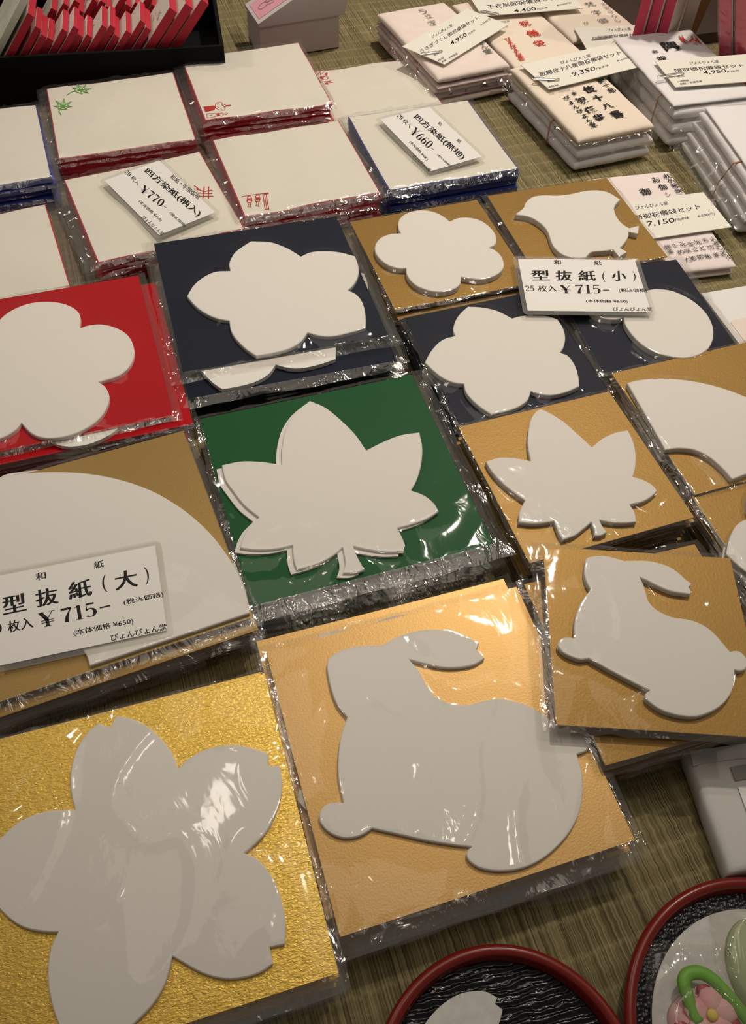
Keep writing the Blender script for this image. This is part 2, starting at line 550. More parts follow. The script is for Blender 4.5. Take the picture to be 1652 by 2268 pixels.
def film_rim_mesh(name, w, h, over, drop, seed, m):
    """the part of a bag that sticks out round a board: four wavy strips joined into one ring"""
    l, r, b, t = over
    per = []
    K = 14
    rnd = random.Random(seed)
    def side(a0, a1, b0, b1):
        for k in range(K):
            s = k / K
            per.append(((a0[0] + (a1[0] - a0[0]) * s, a0[1] + (a1[1] - a0[1]) * s), (b0[0] + (b1[0] - b0[0]) * s, b0[1] + (b1[1] - b0[1]) * s)))
    a, c = w / 2, h / 2
    ins = [(-a, -c), (a, -c), (a, c), (-a, c)]
    ous = [(-a - l, -c - b), (a + r, -c - b), (a + r, c + t), (-a - l, c + t)]
    for k in range(4):
        side(ins[k], ins[(k + 1) % 4], ous[k], ous[(k + 1) % 4])
    n = len(per)
    v, f = [], []
    for (pi, po) in per:
        for s in (0, 0.45, 1.0):
            j = rnd.uniform(-1, 1)
            v.append((pi[0] + (po[0] - pi[0]) * s + 0.0008 * j * s, pi[1] + (po[1] - pi[1]) * s + 0.0008 * rnd.uniform(-1, 1) * s,
                      0.0004 - drop * s + 0.0012 * s * rnd.uniform(-1, 1)))
    for i in range(n):
        q = (i + 1) % n
        for s in range(2):
            f.append((i * 3 + s, i * 3 + s + 1, q * 3 + s + 1, q * 3 + s))
    me = bpy.data.meshes.new(name)
    me.from_pydata(v, [], f)
    me.materials.append(m)
    me.polygons.foreach_set('use_smooth', [True] * len(me.polygons))
    return me


# ------------------------------------------------------------------ text
def text_mesh(body, bold=0.0):
    cu = bpy.data.curves.new('t', 'FONT')
    cu.body = body
    cu.size = 1.0
    cu.resolution_u = 3
    cu.offset = bold
    o = bpy.data.objects.new('t', cu)
    COL.objects.link(o)
    dg = bpy.context.evaluated_depsgraph_get()
    me = o.evaluated_get(dg).to_mesh()
    v = np.array([tuple(p.co)[:2] for p in me.vertices]) if len(me.vertices) else np.zeros((0, 2))
    f = [tuple(p.vertices) for p in me.polygons]
    o.evaluated_get(dg).to_mesh_clear()
    bpy.data.objects.remove(o)
    bpy.data.curves.remove(cu)
    return v, f


def serif_glyphs():
    """high-contrast book numerals drawn as broad-nib strokes on a unit-high grid: (advance, strokes of (x, y, width))"""
    def arc(cx, cy, rx, ry, a0, a1, wf, n=14):
        out = []
        for k in range(n + 1):
            t = math.radians(a0 + (a1 - a0) * k / n)
            out.append((cx + rx * math.cos(t), cy + ry * math.sin(t), wf(math.cos(t))))
        return out
    thick = lambda c: 0.035 + 0.12 * abs(c) ** 1.5
    g = {}
    g['1'] = (0.50, [[(0.27, 0.02, .15), (0.27, 1.0, .15)], [(0.08, 0.015, .035), (0.46, 0.015, .035)], [(0.06, 0.88, .03), (0.16, 0.90, .035), (0.27, 0.985, .05)]])
    g['7'] = (0.60, [[(0.05, 0.93, .13), (0.56, 0.93, .13)], [(0.065, 0.76, .03), (0.065, 0.99, .04)], [(0.545, 0.95, .04), (0.40, 0.62, .08), (0.30, 0.32, .14), (0.27, 0.0, .18)]])
    g['5'] = (0.60, [[(0.12, 0.945, .10), (0.50, 0.945, .10)], [(0.11, 0.98, .035), (0.10, 0.50, .035)], arc(0.27, 0.33, 0.22, 0.29, 140, -100, thick), [(0.23, 0.03, .04), (0.13, 0.06, .05), (0.10, 0.13, .12)]])
    g['0'] = (0.60, [arc(0.29, 0.5, 0.21, 0.47, 0, 360, thick, 28)])
    g['6'] = (0.60, [arc(0.29, 0.31, 0.20, 0.28, 0, 360, thick, 24), [(0.09, 0.31, .14), (0.12, 0.60, .13), (0.22, 0.84, .07), (0.36, 0.965, .04), (0.47, 0.90, .09)]])
    g['2'] = (0.60, [arc(0.28, 0.72, 0.19, 0.25, 170, -30, thick), [(0.45, 0.60, .10), (0.30, 0.36, .05), (0.10, 0.09, .04)], [(0.08, 0.05, .10), (0.50, 0.05, .10)], [(0.51, 0.0, .03), (0.54, 0.20, .03)]])
    g['¥'] = (0.84, [[(0.12, 0.98, .17), (0.40, 0.50, .17), (0.42, 0.45, .16)], [(0.70, 0.98, .035), (0.43, 0.47, .035)], [(0.42, 0.50, .15), (0.42, 0.02, .15)], [(0.0, 0.985, .03), (0.30, 0.985, .03)], [(0.54, 0.985, .03), (0.82, 0.985, .03)],
             [(0.25, 0.015, .03), (0.60, 0.015, .03)], [(0.12, 0.42, .035), (0.74, 0.42, .035)], [(0.12, 0.28, .035), (0.74, 0.28, .035)]])
    g['-'] = (0.50, [[(0.06, 0.36, .05), (0.44, 0.36, .05)]])
    return g


SERIF = serif_glyphs()


def serif_mesh(body):
    V, Fc, x = [], [], 0.0
    for ch in body:
        adv, st = SERIF[ch]
        for ln in st:
            v, f = ribbon_vf([ln], 1.18, 0)
            b0 = len(V)
            V += [(p[0] + x, p[1]) for p in v]
            Fc += [tuple(b0 + i for i in t) for t in f]
        x += adv + 0.05
    return np.array(V), Fc


_TC = {}


def glyphs(body, bold):
    k = (body, bold)
    if k not in _TC:
        _TC[k] = text_mesh(body, bold)
    return _TC[k]


def text_block(name, items, mat_, parent, inv, z, strike=0.0, bold=0.0):
    """items: (string, bl, br, tl) in photo pixels; inv(px,py)->local xy.  All of one printing joined as flat print."""
    V, Fc = [], []
    for it in items:
        body, bl, br, tl = it[:4]
        st = it[4] if len(it) > 4 else strike
        if st and all(c in SERIF for c in body):
            v, f = serif_mesh(body)
            st = 0.0
        else:
            v, f = glyphs(body, bold)
        if not len(v): continue
        mn, mx = v.min(0), v.max(0)
        sx, sy = max(mx[0] - mn[0], 1e-4), max(mx[1] - mn[1], 1e-4)
        o = inv(*bl); ax = inv(*br) - o; ay = inv(*tl) - o
        shifts = [0.0] if st == 0 else [-st, -st / 3, st / 3, st]
        for k, s in enumerate(shifts):
            b0 = len(V)
            for p in v:
                q = o + ax * ((p[0] - mn[0] + s) / sx) + ay * ((p[1] - mn[1]) / sy)
                V.append((q[0], q[1], z + k * 0.000015))
            Fc += [tuple(b0 + i for i in t) for t in f]
    return mesh_obj(name, V, Fc, mat_, parent)


def vtext(name, chars, mat_, parent, z, bold=0.0, strike=0.0):
    """chars: (char, centre xy local, right vector local, up vector local)"""
    V, Fc = [], []
    for (ch, c, rx, ux) in chars:
        v, f = glyphs(ch, bold)
        if not len(v): continue
        mn, mx = v.min(0), v.max(0)
        sc = 1.0 / max(mx[1] - mn[1], mx[0] - mn[0], 0.3)
        ctr = (mn + mx) / 2
        for s in ([0.0] if strike == 0 else [-strike, 0, strike]):
            b0 = len(V)
            for p in v:
                q = c + rx * ((p[0] - ctr[0]) * sc + s) + ux * ((p[1] - ctr[1]) * sc)
                V.append((q[0], q[1], z))
            Fc += [tuple(b0 + i for i in t) for t in f]
    return mesh_obj(name, V, Fc, mat_, parent)


# ------------------------------------------------------------------ die-cut paper packets in clear sleeves
def place(fr, z, dx=0.0, dy=0.0):
    c = fr.c + fr.X * dx + fr.Y * dy
    return (c[0], c[1], z)


def packet_stack(fr, ztop, bmat, pts, tp, n, what, seed, over=(0.004, 0.004, 0.005, 0.003), second=None, zseg=6,
                 outline=None, slab_shift=None, group=None, fn=72, amp=1.0, below='', lower_mat=None, wide=None):
    tb = 0.0009
    fr_w, fr_h = fr.w, fr.h
    if outline is None:
        outline = fr.outline(pts, ztop + tp, seg=zseg)
    root = empty('die_cut_paper_packet', place(fr, ztop - tb), fr.a, what, 'paper packet')
    v, f = box_vf(fr_w, fr_h, 0, tb)
    bd = mesh_obj('backing_board', v, f, bmat, root)
    if slab_shift is not None:
        v, f = prism_vf(outline, tb, tb + tp * 0.45, 0.0)
        v = [(p[0] + slab_shift[0], p[1] + slab_shift[1], p[2]) for p in v]
        mesh_obj('paper_stack', v, f, M['paper'], root)
        v, f = prism_vf(outline, tb + tp * 0.45, tb + tp, 0.0005)
    else:
        v, f = prism_vf(outline, tb, tb + tp, 0.0005)
    pp = mesh_obj('paper_stack', v, f, M['paper'], root)
    film_sheet('sleeve', fr_w, fr_h, over, 0.0032, root, M['film'], seed, outline, tp, tb, n=fn, amp=amp)
    share('sleeve_edge', film_rim_mesh('sleeve_edge', fr_w, fr_h, tuple((1.2 if fr_w > 0.14 else 0.9) * q + 0.0008 for q in over), 0.0012, seed * 7 + 1, M['film_edge']), root, (0, 0, tb + 0.0004))
    # packets underneath: same board, same cut paper, own bag rim
    if n > 0:
        zt = ztop - tb
        th = zt / n
        v, f = prism_vf(outline, tb, th - 0.0002, 0.0)
        low = bpy.data.meshes.new('paper_stack')
        low.from_pydata(v, [], f)
        low.materials.append(M['paper'])
        lb = bd.data
        if lower_mat:
            lb = bd.data.copy()
            lb.materials[0] = lower_mat
        rims = [film_rim_mesh('sleeve', fr_w, fr_h, tuple(1.0 * q for q in over), 0.0022, seed * 10 + k, M['film_crumple']) for k in range(2)]
        rnd = random.Random(seed)
        g = group or ('packets stacked beneath the ' + below)
        for k in range(n):
            dx, dy, da = rnd.uniform(-0.0018, 0.0018), rnd.uniform(-0.0018, 0.0018), rnd.uniform(-0.012, 0.012)
            lab = 'sleeved packet in the pile beneath the ' + below
            sx = sy = 0.0
            if k == n - 1 and second:
                dx, dy = second[0], second[1]
                da = 0.0
                if len(second) > 2: sx, sy = second[2], second[3]
                lab = 'uppermost packet beneath the %s, its edge sticking out' % below
            if (k < n - 1 or not second) and wide:
                dx += wide[0]; dy += wide[1]
            r = empty('die_cut_paper_packet', place(fr, k * th, dx, dy), fr.a + da, lab, 'paper packet', None if (k == n - 1 and second) else g)
            share('backing_board', lb, r)
            if k == n - 1 and second and len(second) > 4:
                vv, ff = prism_vf(second[4], tb, th - 0.0002, 0.0)
                mesh_obj('paper_stack', vv, ff, M['paper'], r)
            else:
                share('paper_stack', low, r, (sx, sy, 0))
            share('sleeve', rims[k % 2], r, (0, 0, tb + 0.0004))
    return root


ZT = 0.030
LG, SM = 0.164, 0.1235

# --- large rabbit on matte gold
RAB = tr(560, 1270, .5327, [(312, 358, 1), (345, 330), (400, 308), (460, 300), (538, 298, 1), (590, 268), (660, 243), (740, 232), (820, 240), (890, 262),
     (941, 290, 1), (929, 316, 1), (963, 352, 1), (920, 378), (860, 390), (790, 390), (720, 376), (650, 358, 1), (690, 405), (725, 470), (760, 512), (810, 537),
     (870, 547), (920, 540), (970, 527), (1030, 521), (1100, 535), (1170, 562), (1230, 603), (1280, 645, 1), (1320, 632), (1365, 634), (1398, 660), (1405, 695),
     (1390, 733), (1347, 752, 1), (1362, 800), (1372, 860), (1370, 930), (1355, 1000), (1320, 1070), (1270, 1130), (1200, 1188), (1120, 1225), (1030, 1237),
     (950, 1226), (905, 1200), (889, 1175), (893, 1152), (912, 1136, 1), (840, 1129), (720, 1110), (600, 1083), (495, 1060, 1), (460, 1083), (420, 1097),
     (370, 1098), (320, 1078), (285, 1043), (276, 1010), (285, 980), (310, 958), (340, 953), (377, 953, 1), (365, 900), (355, 840), (355, 760), (365, 680),
     (392, 598, 1), (350, 545), (325, 480), (312, 420), (308, 382)])
frRab = Frame([(588, 1434), (1142, 1300), (1407, 1862), (757, 2085)], ZT, LG, LG)
packet_stack(frRab, ZT, M['champagne'], RAB, 0.003, 6, 'large white rabbit paper cutout on peach gold board in clear sleeve', 11,
             over=(0.004, 0.004, 0.008, 0.003), second=(-0.004, 0.0105, -0.004, 0.005), below='large gold rabbit packet', amp=1.5)
# loose flap of the rabbit bag lying on the mat
fl = [P(1040, 2030, 0.004), P(1352, 1925, 0.004), P(1360, 1960, 0.001), P(1045, 2062, 0.001)]

# --- cherry blossom on crinkled gold foil
SAK = tr(0, 1450, .47215, [(352, 727, 1), (335, 660), (328, 590), (338, 510), (365, 430), (410, 365), (462, 320, 1), (515, 340, 1), (545, 285, 1), (620, 300),
     (690, 335), (760, 400), (810, 470), (836, 535, 1), (880, 490), (950, 450), (1030, 428), (1110, 423), (1190, 440), (1258, 465, 1), (1256, 521, 1), (1310, 521, 1),
     (1322, 580), (1318, 660), (1295, 740), (1255, 820), (1205, 880), (1145, 930, 1), (1200, 955), (1250, 1005), (1295, 1080), (1325, 1170), (1338, 1260),
     (1335, 1358, 1), (1265, 1372, 1), (1280, 1450, 1), (1220, 1490), (1150, 1513), (1070, 1521), (990, 1508), (920, 1480), (860, 1445), (808, 1415, 1),
     (795, 1470), (770, 1550), (730, 1620), (680, 1680), (600, 1755), (530, 1810), (450, 1860, 1), (385, 1810, 1), (340, 1850, 1), (300, 1790), (265, 1710), (240, 1630),
     (225, 1540), (225, 1450), (240, 1370), (272, 1300, 1), (190, 1297), (110, 1278), (40, 1235), (-20, 1170), (-60, 1100, 1), (-25, 1050, 1), (-80, 1000, 1),
     (-60, 940), (0, 862), (60, 805), (130, 762), (230, 732)])
frSak = Frame([None, (585, 1488), (751, 2160), None], ZT + 0.003, LG, LG)
packet_stack(frSak, ZT + 0.003, M['foil'], SAK, 0.003, 6, 'large white cherry blossom paper cutout on crinkled gold foil board', 12,
             over=(0.004, 0.003, 0.007, 0.002), second=(-0.002, 0.004), below='cherry blossom packet', amp=1.9)

# --- small rabbit, slung across
RBS = tr(1160, 1180, .29782, [(470, 183, 1), (540, 170), (620, 172), (690, 190), (750, 207, 1), (830, 205), (920, 207), (1000, 222), (1080, 250), (1150, 295),
     (1205, 345), (1250, 380, 1), (1228, 402, 1), (1247, 440, 1), (1236, 456, 1), (1190, 450), (1100, 435), (1010, 400), (930, 360), (862, 330, 1), (890, 385), (910, 450),
     (930, 510), (980, 565), (1050, 605), (1120, 630), (1200, 640), (1280, 660), (1360, 700), (1430, 760), (1490, 830), (1535, 885, 1), (1565, 878), (1600, 880),
     (1635, 905), (1660, 945), (1662, 985), (1640, 1018), (1600, 1026), (1568, 1018, 1), (1568, 1090), (1550, 1170), (1510, 1240), (1450, 1297), (1370, 1340),
     (1290, 1364), (1200, 1364), (1100, 1345), (1010, 1310), (940, 1262), (907, 1225), (907, 1195), (938, 1172, 1), (850, 1130), (730, 1068), (600, 998),
     (484, 933, 1), (430, 941), (370, 926), (300, 892), (257, 845), (257, 815), (280, 787), (320, 777), (380, 782, 1), (375, 700), (385, 620), (415, 540),
     (450, 480), (497, 420, 1), (465, 360), (449, 290), (455, 220)])
zRS = 0.0440
frRbs = Frame([(1203.5, 1210.7), (1617, 1233.6), None, (1230, 1608)], zRS, 0.1205, 0.1205)
frRb2 = Frame([(1161.5, 1291.7), (1535, 1205), None, (1344.6, 1696.7)], 0.036, SM - 0.002, SM - 0.002)
packet_stack(frRbs, zRS, M['goldS'], RBS, 0.0042, 0, 'small white rabbit packet on gold board lying askew on top', 13, over=(0.008, 0.004, 0.004, 0.003), amp=0.7)
# straight pile under it
dlt = [np.array(p) * 0.92 for p in frRbs.outline(RBS, zRS + 0.0042)]
packet_stack(frRb2, 0.0358, M['goldS'], None, 0.0042, 6, 'small gold rabbit packet half hidden under the askew rabbit packet', 14, outline=dlt,
             over=(0.004, 0.004, 0.002, 0.003), below='half hidden gold rabbit packet', amp=0.7)

# --- maple leaf on green
MPL = tr(420, 800, .43584, [(610, 200, 1), (690, 235), (770, 300), (840, 370), (897, 452, 1), (980, 410), (1070, 375), (1167, 360, 1), (1182, 440), (1175, 530),
     (1150, 610), (1124, 655, 1), (1190, 680), (1240, 720), (1266, 762, 1), (1200, 803), (1130, 828), (1055, 848, 1), (1080, 895), (1090, 930), (1088, 968, 1), (1000, 970),
     (910, 958), (832, 941, 1), (850, 990), (888, 1058, 1), (840, 1076), (777, 1076, 1), (790, 1030), (785, 985), (777, 945, 1), (730, 985), (650, 1030), (545, 1060, 1),
     (528, 1010), (522, 935, 1), (440, 953), (340, 958), (256, 948, 1), (270, 900), (300, 845), (352, 793, 1), (280, 735), (220, 660), (180, 600), (163, 527, 1),
     (260, 508), (360, 510), (468, 525, 1), (468, 440), (490, 340), (540, 260)])
frGrn = Frame([(437, 931), (916, 833), (1094, 1203), (558, 1337)], ZT, LG, LG)
packet_stack(frGrn, ZT, M['green'], MPL, 0.0035, 6, 'large white maple leaf cutout on deep green board in sleeve', 15, over=(0.003, 0.008, 0.009, 0.002),
             slab_shift=(-0.0042, -0.0012), below='green maple leaf packet')

# --- maple leaf on small gold
MPS = tr(1000, 840, .39467, [(487, 170, 1), (520, 172), (620, 230), (690, 290), (740, 335), (787, 380, 1), (850, 330), (920, 298), (990, 285, 1), (1020, 350), (1035, 430),
     (1030, 500), (1017, 545, 1), (1080, 565), (1130, 595), (1155, 625, 1), (1120, 658), (1070, 686), (1000, 703, 1), (1025, 740), (1035, 780), (1037, 800, 1), (960, 806),
     (890, 801), (830, 790, 1), (845, 820), (872, 858, 1), (835, 876), (802, 876, 1), (800, 850), (785, 800, 1), (740, 838), (690, 876), (625, 900, 1), (600, 860), (575, 795, 1),
     (510, 806), (440, 808), (378, 800, 1), (380, 750), (395, 710), (412, 680, 1), (340, 628), (270, 568), (220, 510), (192, 462, 1), (260, 440), (350, 440), (445, 458, 1),
     (430, 390), (428, 320), (440, 240), (465, 190)])
frMps = Frame([(1021, 951), (1354, 863), (1529, 1140), (1167, 1252)], ZT + 0.003, SM, SM)
packet_stack(frMps, ZT + 0.003, M['goldS'], MPS, 0.0040, 6, 'small white maple leaf cutout on gold board in sleeve', 16, over=(0.002, 0.002, 0.002, 0.002),
             below='small gold maple leaf packet', amp=0.7)

# --- bellflower on large navy
BEL = tr(320, 470, .3753, [(628, 170, 1), (740, 175), (830, 205), (885, 235), (922, 260, 1), (980, 235), (1060, 228), (1150, 235), (1242, 258, 1), (1262, 320), (1258, 380),
     (1230, 430), (1198, 460, 1), (1245, 480), (1285, 530), (1303, 600), (1305, 680, 1), (1220, 708), (1120, 730), (1040, 730), (962, 710, 1), (920, 765), (850, 805),
     (760, 830), (660, 848, 1), (600, 808), (540, 748), (510, 698), (500, 640, 1), (430, 627), (360, 597), (300, 553), (250, 495, 1), (290, 430), (350, 380), (420, 350),
     (507, 345, 1), (500, 300), (530, 240), (580, 200)])
zNL = 0.034
frNav = Frame([(333, 541), (748, 484), (872, 742), (398, 822)], zNL, LG - 0.002, LG - 0.003)
sec = frNav.loc(410, 879, zNL - 0.004) - frNav.loc(398, 822, zNL)
shp = frNav.loc(320 + 460 * .3753, 470 + 1045 * .3753, zNL - 0.001) - frNav.loc(320 + 660 * .3753, 470 + 850 * .3753, zNL + 0.003)
bo2 = [np.array([min(max(p[0] + shp[0] - sec[0], -frNav.w / 2 + 0.006), frNav.w / 2 - 0.004), p[1] + shp[1] - sec[1]]) for p in frNav.outline(BEL, zNL + 0.0033)]
packet_stack(frNav, zNL, M['navy'], BEL, 0.0033, 7, 'large white bellflower cutout on navy board in sleeve', 17, over=(0.008, 0.007, 0.008, 0.002),
             second=(sec[0], sec[1], 0, 0, bo2), below='large navy bellflower packet', wide=(0.003, -0.014))

# --- bellflower on small navy
BES = tr(870, 640, .29661, [(560, 130, 1), (660, 135), (760, 155), (830, 185), (890, 218, 1), (960, 200), (1060, 195), (1150, 200), (1230, 225, 1), (1270, 290), (1287, 360),
     (1275, 430), (1247, 473, 1), (1310, 500), (1360, 570), (1385, 650), (1393, 725, 1), (1300, 766), (1200, 790), (1110, 786), (1030, 763, 1), (1005, 828), (940, 877),
     (850, 911), (735, 936, 1), (660, 887), (590, 827), (545, 768), (530, 708, 1), (450, 697), (370, 662), (300, 608), (238, 548, 1), (280, 470), (340, 400), (400, 365),
     (465, 350, 1), (450, 300), (470, 230), (510, 175)])
zNS = 0.028
frBes = Frame([(893, 719), None, None, (1018, 945)], zNS, SM, SM)
frBes.a = frMps.a
frBes.X, frBes.Y = frMps.X, frMps.Y
frBes.c = P(1018, 945, zNS)[:2] + SM / 2 * frBes.X + SM / 2 * frBes.Y
packet_stack(frBes, zNS, M['navy'], BES, 0.0042, 5, 'small white bellflower cutout on navy board in sleeve', 18, over=(0.003, 0.006, 0.001, 0.003),
             below='small navy bellflower packet', amp=0.8)

# --- plum blossom on large red (partly outside the picture)
UMR = tr(0, 590, .27845, [(632, 495, 1), (700, 470), (800, 460), (900, 480), (990, 525), (1045, 590), (1068, 680), (1050, 760), (1000, 830), (920, 880), (792, 905, 1)])
zR = 0.032
frRed = Frame([None, (314.6, 608), (374.5, 922.7), None], zR, LG, LG)
frRed.a = frGrn.a; frRed.X, frRed.Y = frGrn.X, frGrn.Y
frRed.c = 0.5 * (P(314.6, 608, zR)[:2] + P(374.5, 922.7, zR)[:2]) - LG / 2 * frRed.X


def five_petals(fr, pet, v3, z):
    V = [fr.loc(p[0], p[1], z) for p in pet]
    a, b, c = V[0], V[-1], fr.loc(v3[0], v3[1], z)
    d = 2 * (a[0] * (b[1] - c[1]) + b[0] * (c[1] - a[1]) + c[0] * (a[1] - b[1]))
    ux = ((a @ a) * (b[1] - c[1]) + (b @ b) * (c[1] - a[1]) + (c @ c) * (a[1] - b[1])) / d
    uy = ((a @ a) * (c[0] - b[0]) + (b @ b) * (a[0] - c[0]) + (c @ c) * (b[0] - a[0])) / d
    C = np.array([ux, uy])
    out = []
    sgn = 1 if np.cross(a - C, b - C) > 0 else -1
    pts = [(p - C) for p in V]
    for k in range(5):
        an = sgn * k * math.radians(72)
        ca, sa = math.cos(an), math.sin(an)
        for i, p in enumerate(pts[:-1]):
            q = (C[0] + ca * p[0] - sa * p[1], C[1] + sa * p[0] + ca * p[1])
            out.append(q + ((1,) if i == 0 else ()))
    return spline(out, seg=4)


umo = five_petals(frRed, UMR, (190 * .27845, 590 + 1245 * .27845), zR + 0.003)
sec = frRed.loc(417.7, 938, zR - 0.004) - frRed.loc(374.5, 922.7, zR)
packet_stack(frRed, zR, M['red'], None, 0.0032, 7, 'large white plum blossom cutout on bright red board in sleeve', 19, outline=umo, over=(0.004, 0.004, 0.004, 0.002),
             second=(sec[0], sec[1] - 0.001), below='bright red plum blossom packet', wide=(0.006, -0.003))

# --- plum blossom on small gold
UMG = tr(760, 400, .29056, [(440, 400, 1), (420, 360), (425, 300), (470, 255), (540, 230), (620, 225), (700, 240), (770, 275), (812, 310, 1), (870, 285), (950, 280),
     (1040, 300), (1110, 345), (1155, 400), (1167, 450), (1155, 488), (1110, 510, 1), (1160, 530), (1205, 575), (1225, 640), (1205, 688), (1140, 730), (1050, 750),
     (970, 745), (900, 733, 1), (890, 787), (840, 826), (760, 845), (670, 840), (580, 811), (520, 768), (485, 715), (480, 668, 1), (420, 667), (350, 647), (285, 602),
     (245, 545), (245, 490), (280, 440), (350, 408)])
frUmg = Frame([(776, 492), (1057, 442), None, (873, 687)], ZT, SM, SM)
packet_stack(frUmg, ZT, M['goldS'], UMG, 0.0050, 5, 'small white plum blossom cutout on gold board in sleeve', 20, over=(0.003, 0.003, 0.003, 0.002),
             second=(0.0012, -0.0055), below='small gold plum blossom packet', amp=0.9)

# --- bird on small gold
BRD = tr(1060, 370, .35835, [(225, 292, 1), (275, 253), (290, 220), (330, 185), (400, 173), (480, 175), (570, 165), (650, 148), (730, 142), (800, 155), (850, 183), (876, 200, 1),
     (848, 228), (838, 260), (855, 310), (890, 350), (928, 376, 1), (992, 362, 1), (985, 412, 1), (927, 400, 1), (924, 430), (900, 470), (872, 498, 1), (918, 524, 1),
     (868, 552, 1), (830, 508, 1), (780, 516), (720, 520), (690, 528), (660, 560, 1), (600, 562), (530, 545), (480, 510), (450, 465), (425, 395), (380, 345), (310, 306)])
zB = 0.028
frBrd = Frame([(1084, 432), (1340, 394), (1477, 570), None], zB, SM, SM)
packet_stack(frBrd, zB, M['goldS'], BRD, 0.0052, 5, 'small white plover bird cutout on gold board in sleeve', 21, over=(0.005, 0.003, 0.002, 0.002),
             below='small gold bird packet', amp=1.0)

# --- gourd on small navy
GRD = tr(1200, 560, .27361, [(660, 520, 1), (680, 588), (740, 675), (830, 755), (930, 808), (1040, 838), (1160, 850), (1270, 825), (1350, 768), (1385, 690), (1385, 600),
     (1340, 500), (1260, 415), (1160, 350), (1050, 305), (940, 292), (860, 300), (790, 330, 1), (740, 290), (640, 250), (520, 250), (420, 300), (370, 380), (380, 450),
     (430, 505), (520, 533), (600, 538)])
frGrd = Frame([None, (1498, 567), (1631, 780), (1345, 838)], zB, SM - 0.004, SM - 0.004)
packet_stack(frGrd, zB, M['navy'], GRD, 0.0048, 5, 'small white gourd cutout on navy board in sleeve', 22, over=(0.004, 0.008, 0.002, 0.004),
             below='small navy gourd packet', amp=0.9)

# --- folding fan on small gold (right edge)
FNR = tr(1000, 840, .39467, [(985, 20, 1), (1060, 2), (1180, -6), (1300, 2), (1420, 22), (1540, 55), (1652, 98), (1780, 160), (1920, 255), (2040, 385, 1), (1575, 560, 1),
     (1520, 498), (1450, 438), (1370, 398), (1280, 386), (1200, 395, 1)])
frFnr = Frame([(1364, 825), None, None, (1529, 1098.5)], ZT + 0.002, SM, SM)
frFnr.a = frMps.a; frFnr.X, frFnr.Y = frMps.X, frMps.Y
frFnr.c = 0.5 * (P(1364, 825, frFnr.z)[:2] + P(1529, 1098.5, frFnr.z)[:2]) + SM / 2 * frFnr.X
packet_stack(frFnr, frFnr.z, M['goldS'], FNR, 0.0045, 6, 'small white folding fan cutout on gold board in sleeve', 23, over=(0.004, 0.003, 0.002, 0.002),
             below='small gold folding fan packet', amp=0.8)

# --- partly visible packet at the right edge below the fan
frEdg = Frame([(1531, 1096.5), None, None, (1592, 1231)], ZT, SM, SM)
frEdg.a = frMps.a; frEdg.X, frEdg.Y = frMps.X, frMps.Y
frEdg.c = P(1531, 1099, ZT)[:2] + SM / 2 * frEdg.X - SM / 2 * frEdg.Y
b0 = [np.array(p) for p in frBes.outline(BES, zNS + 0.0042)]
tip = min(b0, key=lambda p: p[0])
want = frEdg.loc(1608, 1228, ZT + 0.0045)
edo = [p * 0.98 + (want - tip * 0.98) for p in b0]
packet_stack(frEdg, ZT, M['goldS'], None, 0.0045, 6, 'gold backed packet with white flower cutout at the right edge', 24, outline=edo, over=(0.003, 0.003, 0.003, 0.003),
             below='gold flower packet at the right edge', amp=0.8)

# --- folding fan on large gold (left edge) with its price card
FNL = tr(0, 930, .3753, [(0, 345), (100, 322), (200, 310), (320, 306), (450, 310), (560, 322), (680, 345), (800, 380), (920, 430), (1040, 500), (1140, 575), (1240, 670), (1320, 770),
     (1390, 880), (1440, 990), (1468, 1100), (1472, 1138, 1), (530, 1450, 1), (497, 1370), (400, 1270), (250, 1220), (100, 1240), (20, 1290, 1), (-290, 1000, 1), (-270, 800), (-190, 600), (-90, 430)])
frFnl = Frame([None, (398, 949), (565, 1363), None], ZT, LG, LG)
frFnl.a -= math.radians(1.2)
frFnl.X, frFnl.Y = np.array([math.cos(frFnl.a), math.sin(frFnl.a)]), np.array([-math.sin(frFnl.a), math.cos(frFnl.a)])
packet_stack(frFnl, ZT, M['gold'], FNL, 0.0028, 6, 'large white folding fan cutout on dull gold board in sleeve', 25, over=(0.003, 0.004, 0.006, 0.002),
             second=(0.001, -0.007, 0.0, 0.012), below='large gold folding fan packet', wide=(0.001, -0.003))


# ------------------------------------------------------------------ square washi packets with dyed edges
WS = 0.1315


def wavy_slab(w, h, z0, z1, seed, inset=0.0, amp=0.0021, n=18, sag=0.0012):
    """slab of soft paper sheets: gently undulating top, edges sagging a little"""
    xs = np.linspace(-w / 2 + inset, w / 2 - inset, n)
    ys = np.linspace(-h / 2 + inset, h / 2 - inset, n)
    v, f = [], []
    for y in ys:
        for x in xs:
            e = max(abs(x) / (w / 2), abs(y) / (h / 2))
            zz = z1 + amp * noise.noise(Vector((x * 22, y * 22, seed))) - sag * e ** 4 + sag * 0.4
            v.append((x, y, zz))
    for j in range(n - 1):
        for i in range(n - 1):
            f.append((j * n + i, j * n + i + 1, (j + 1) * n + i + 1, (j + 1) * n + i))
    if z0 is not None:
        ring = [i for i in range(n)] + [j * n + n - 1 for j in range(1, n)] + [(n - 1) * n + i for i in range(n - 2, -1, -1)] + [j * n for j in range(n - 2, 0, -1)]
        b0 = len(v)
        for r in ring:
            v.append((v[r][0], v[r][1], z0))
        m = len(ring)
        for k in range(m):
            q = (k + 1) % m
            f.append((ring[k], b0 + k, b0 + q, ring[q]))
        f.append(tuple(range(b0, b0 + m))[::-1])
    return v, f


root_sheet = {}


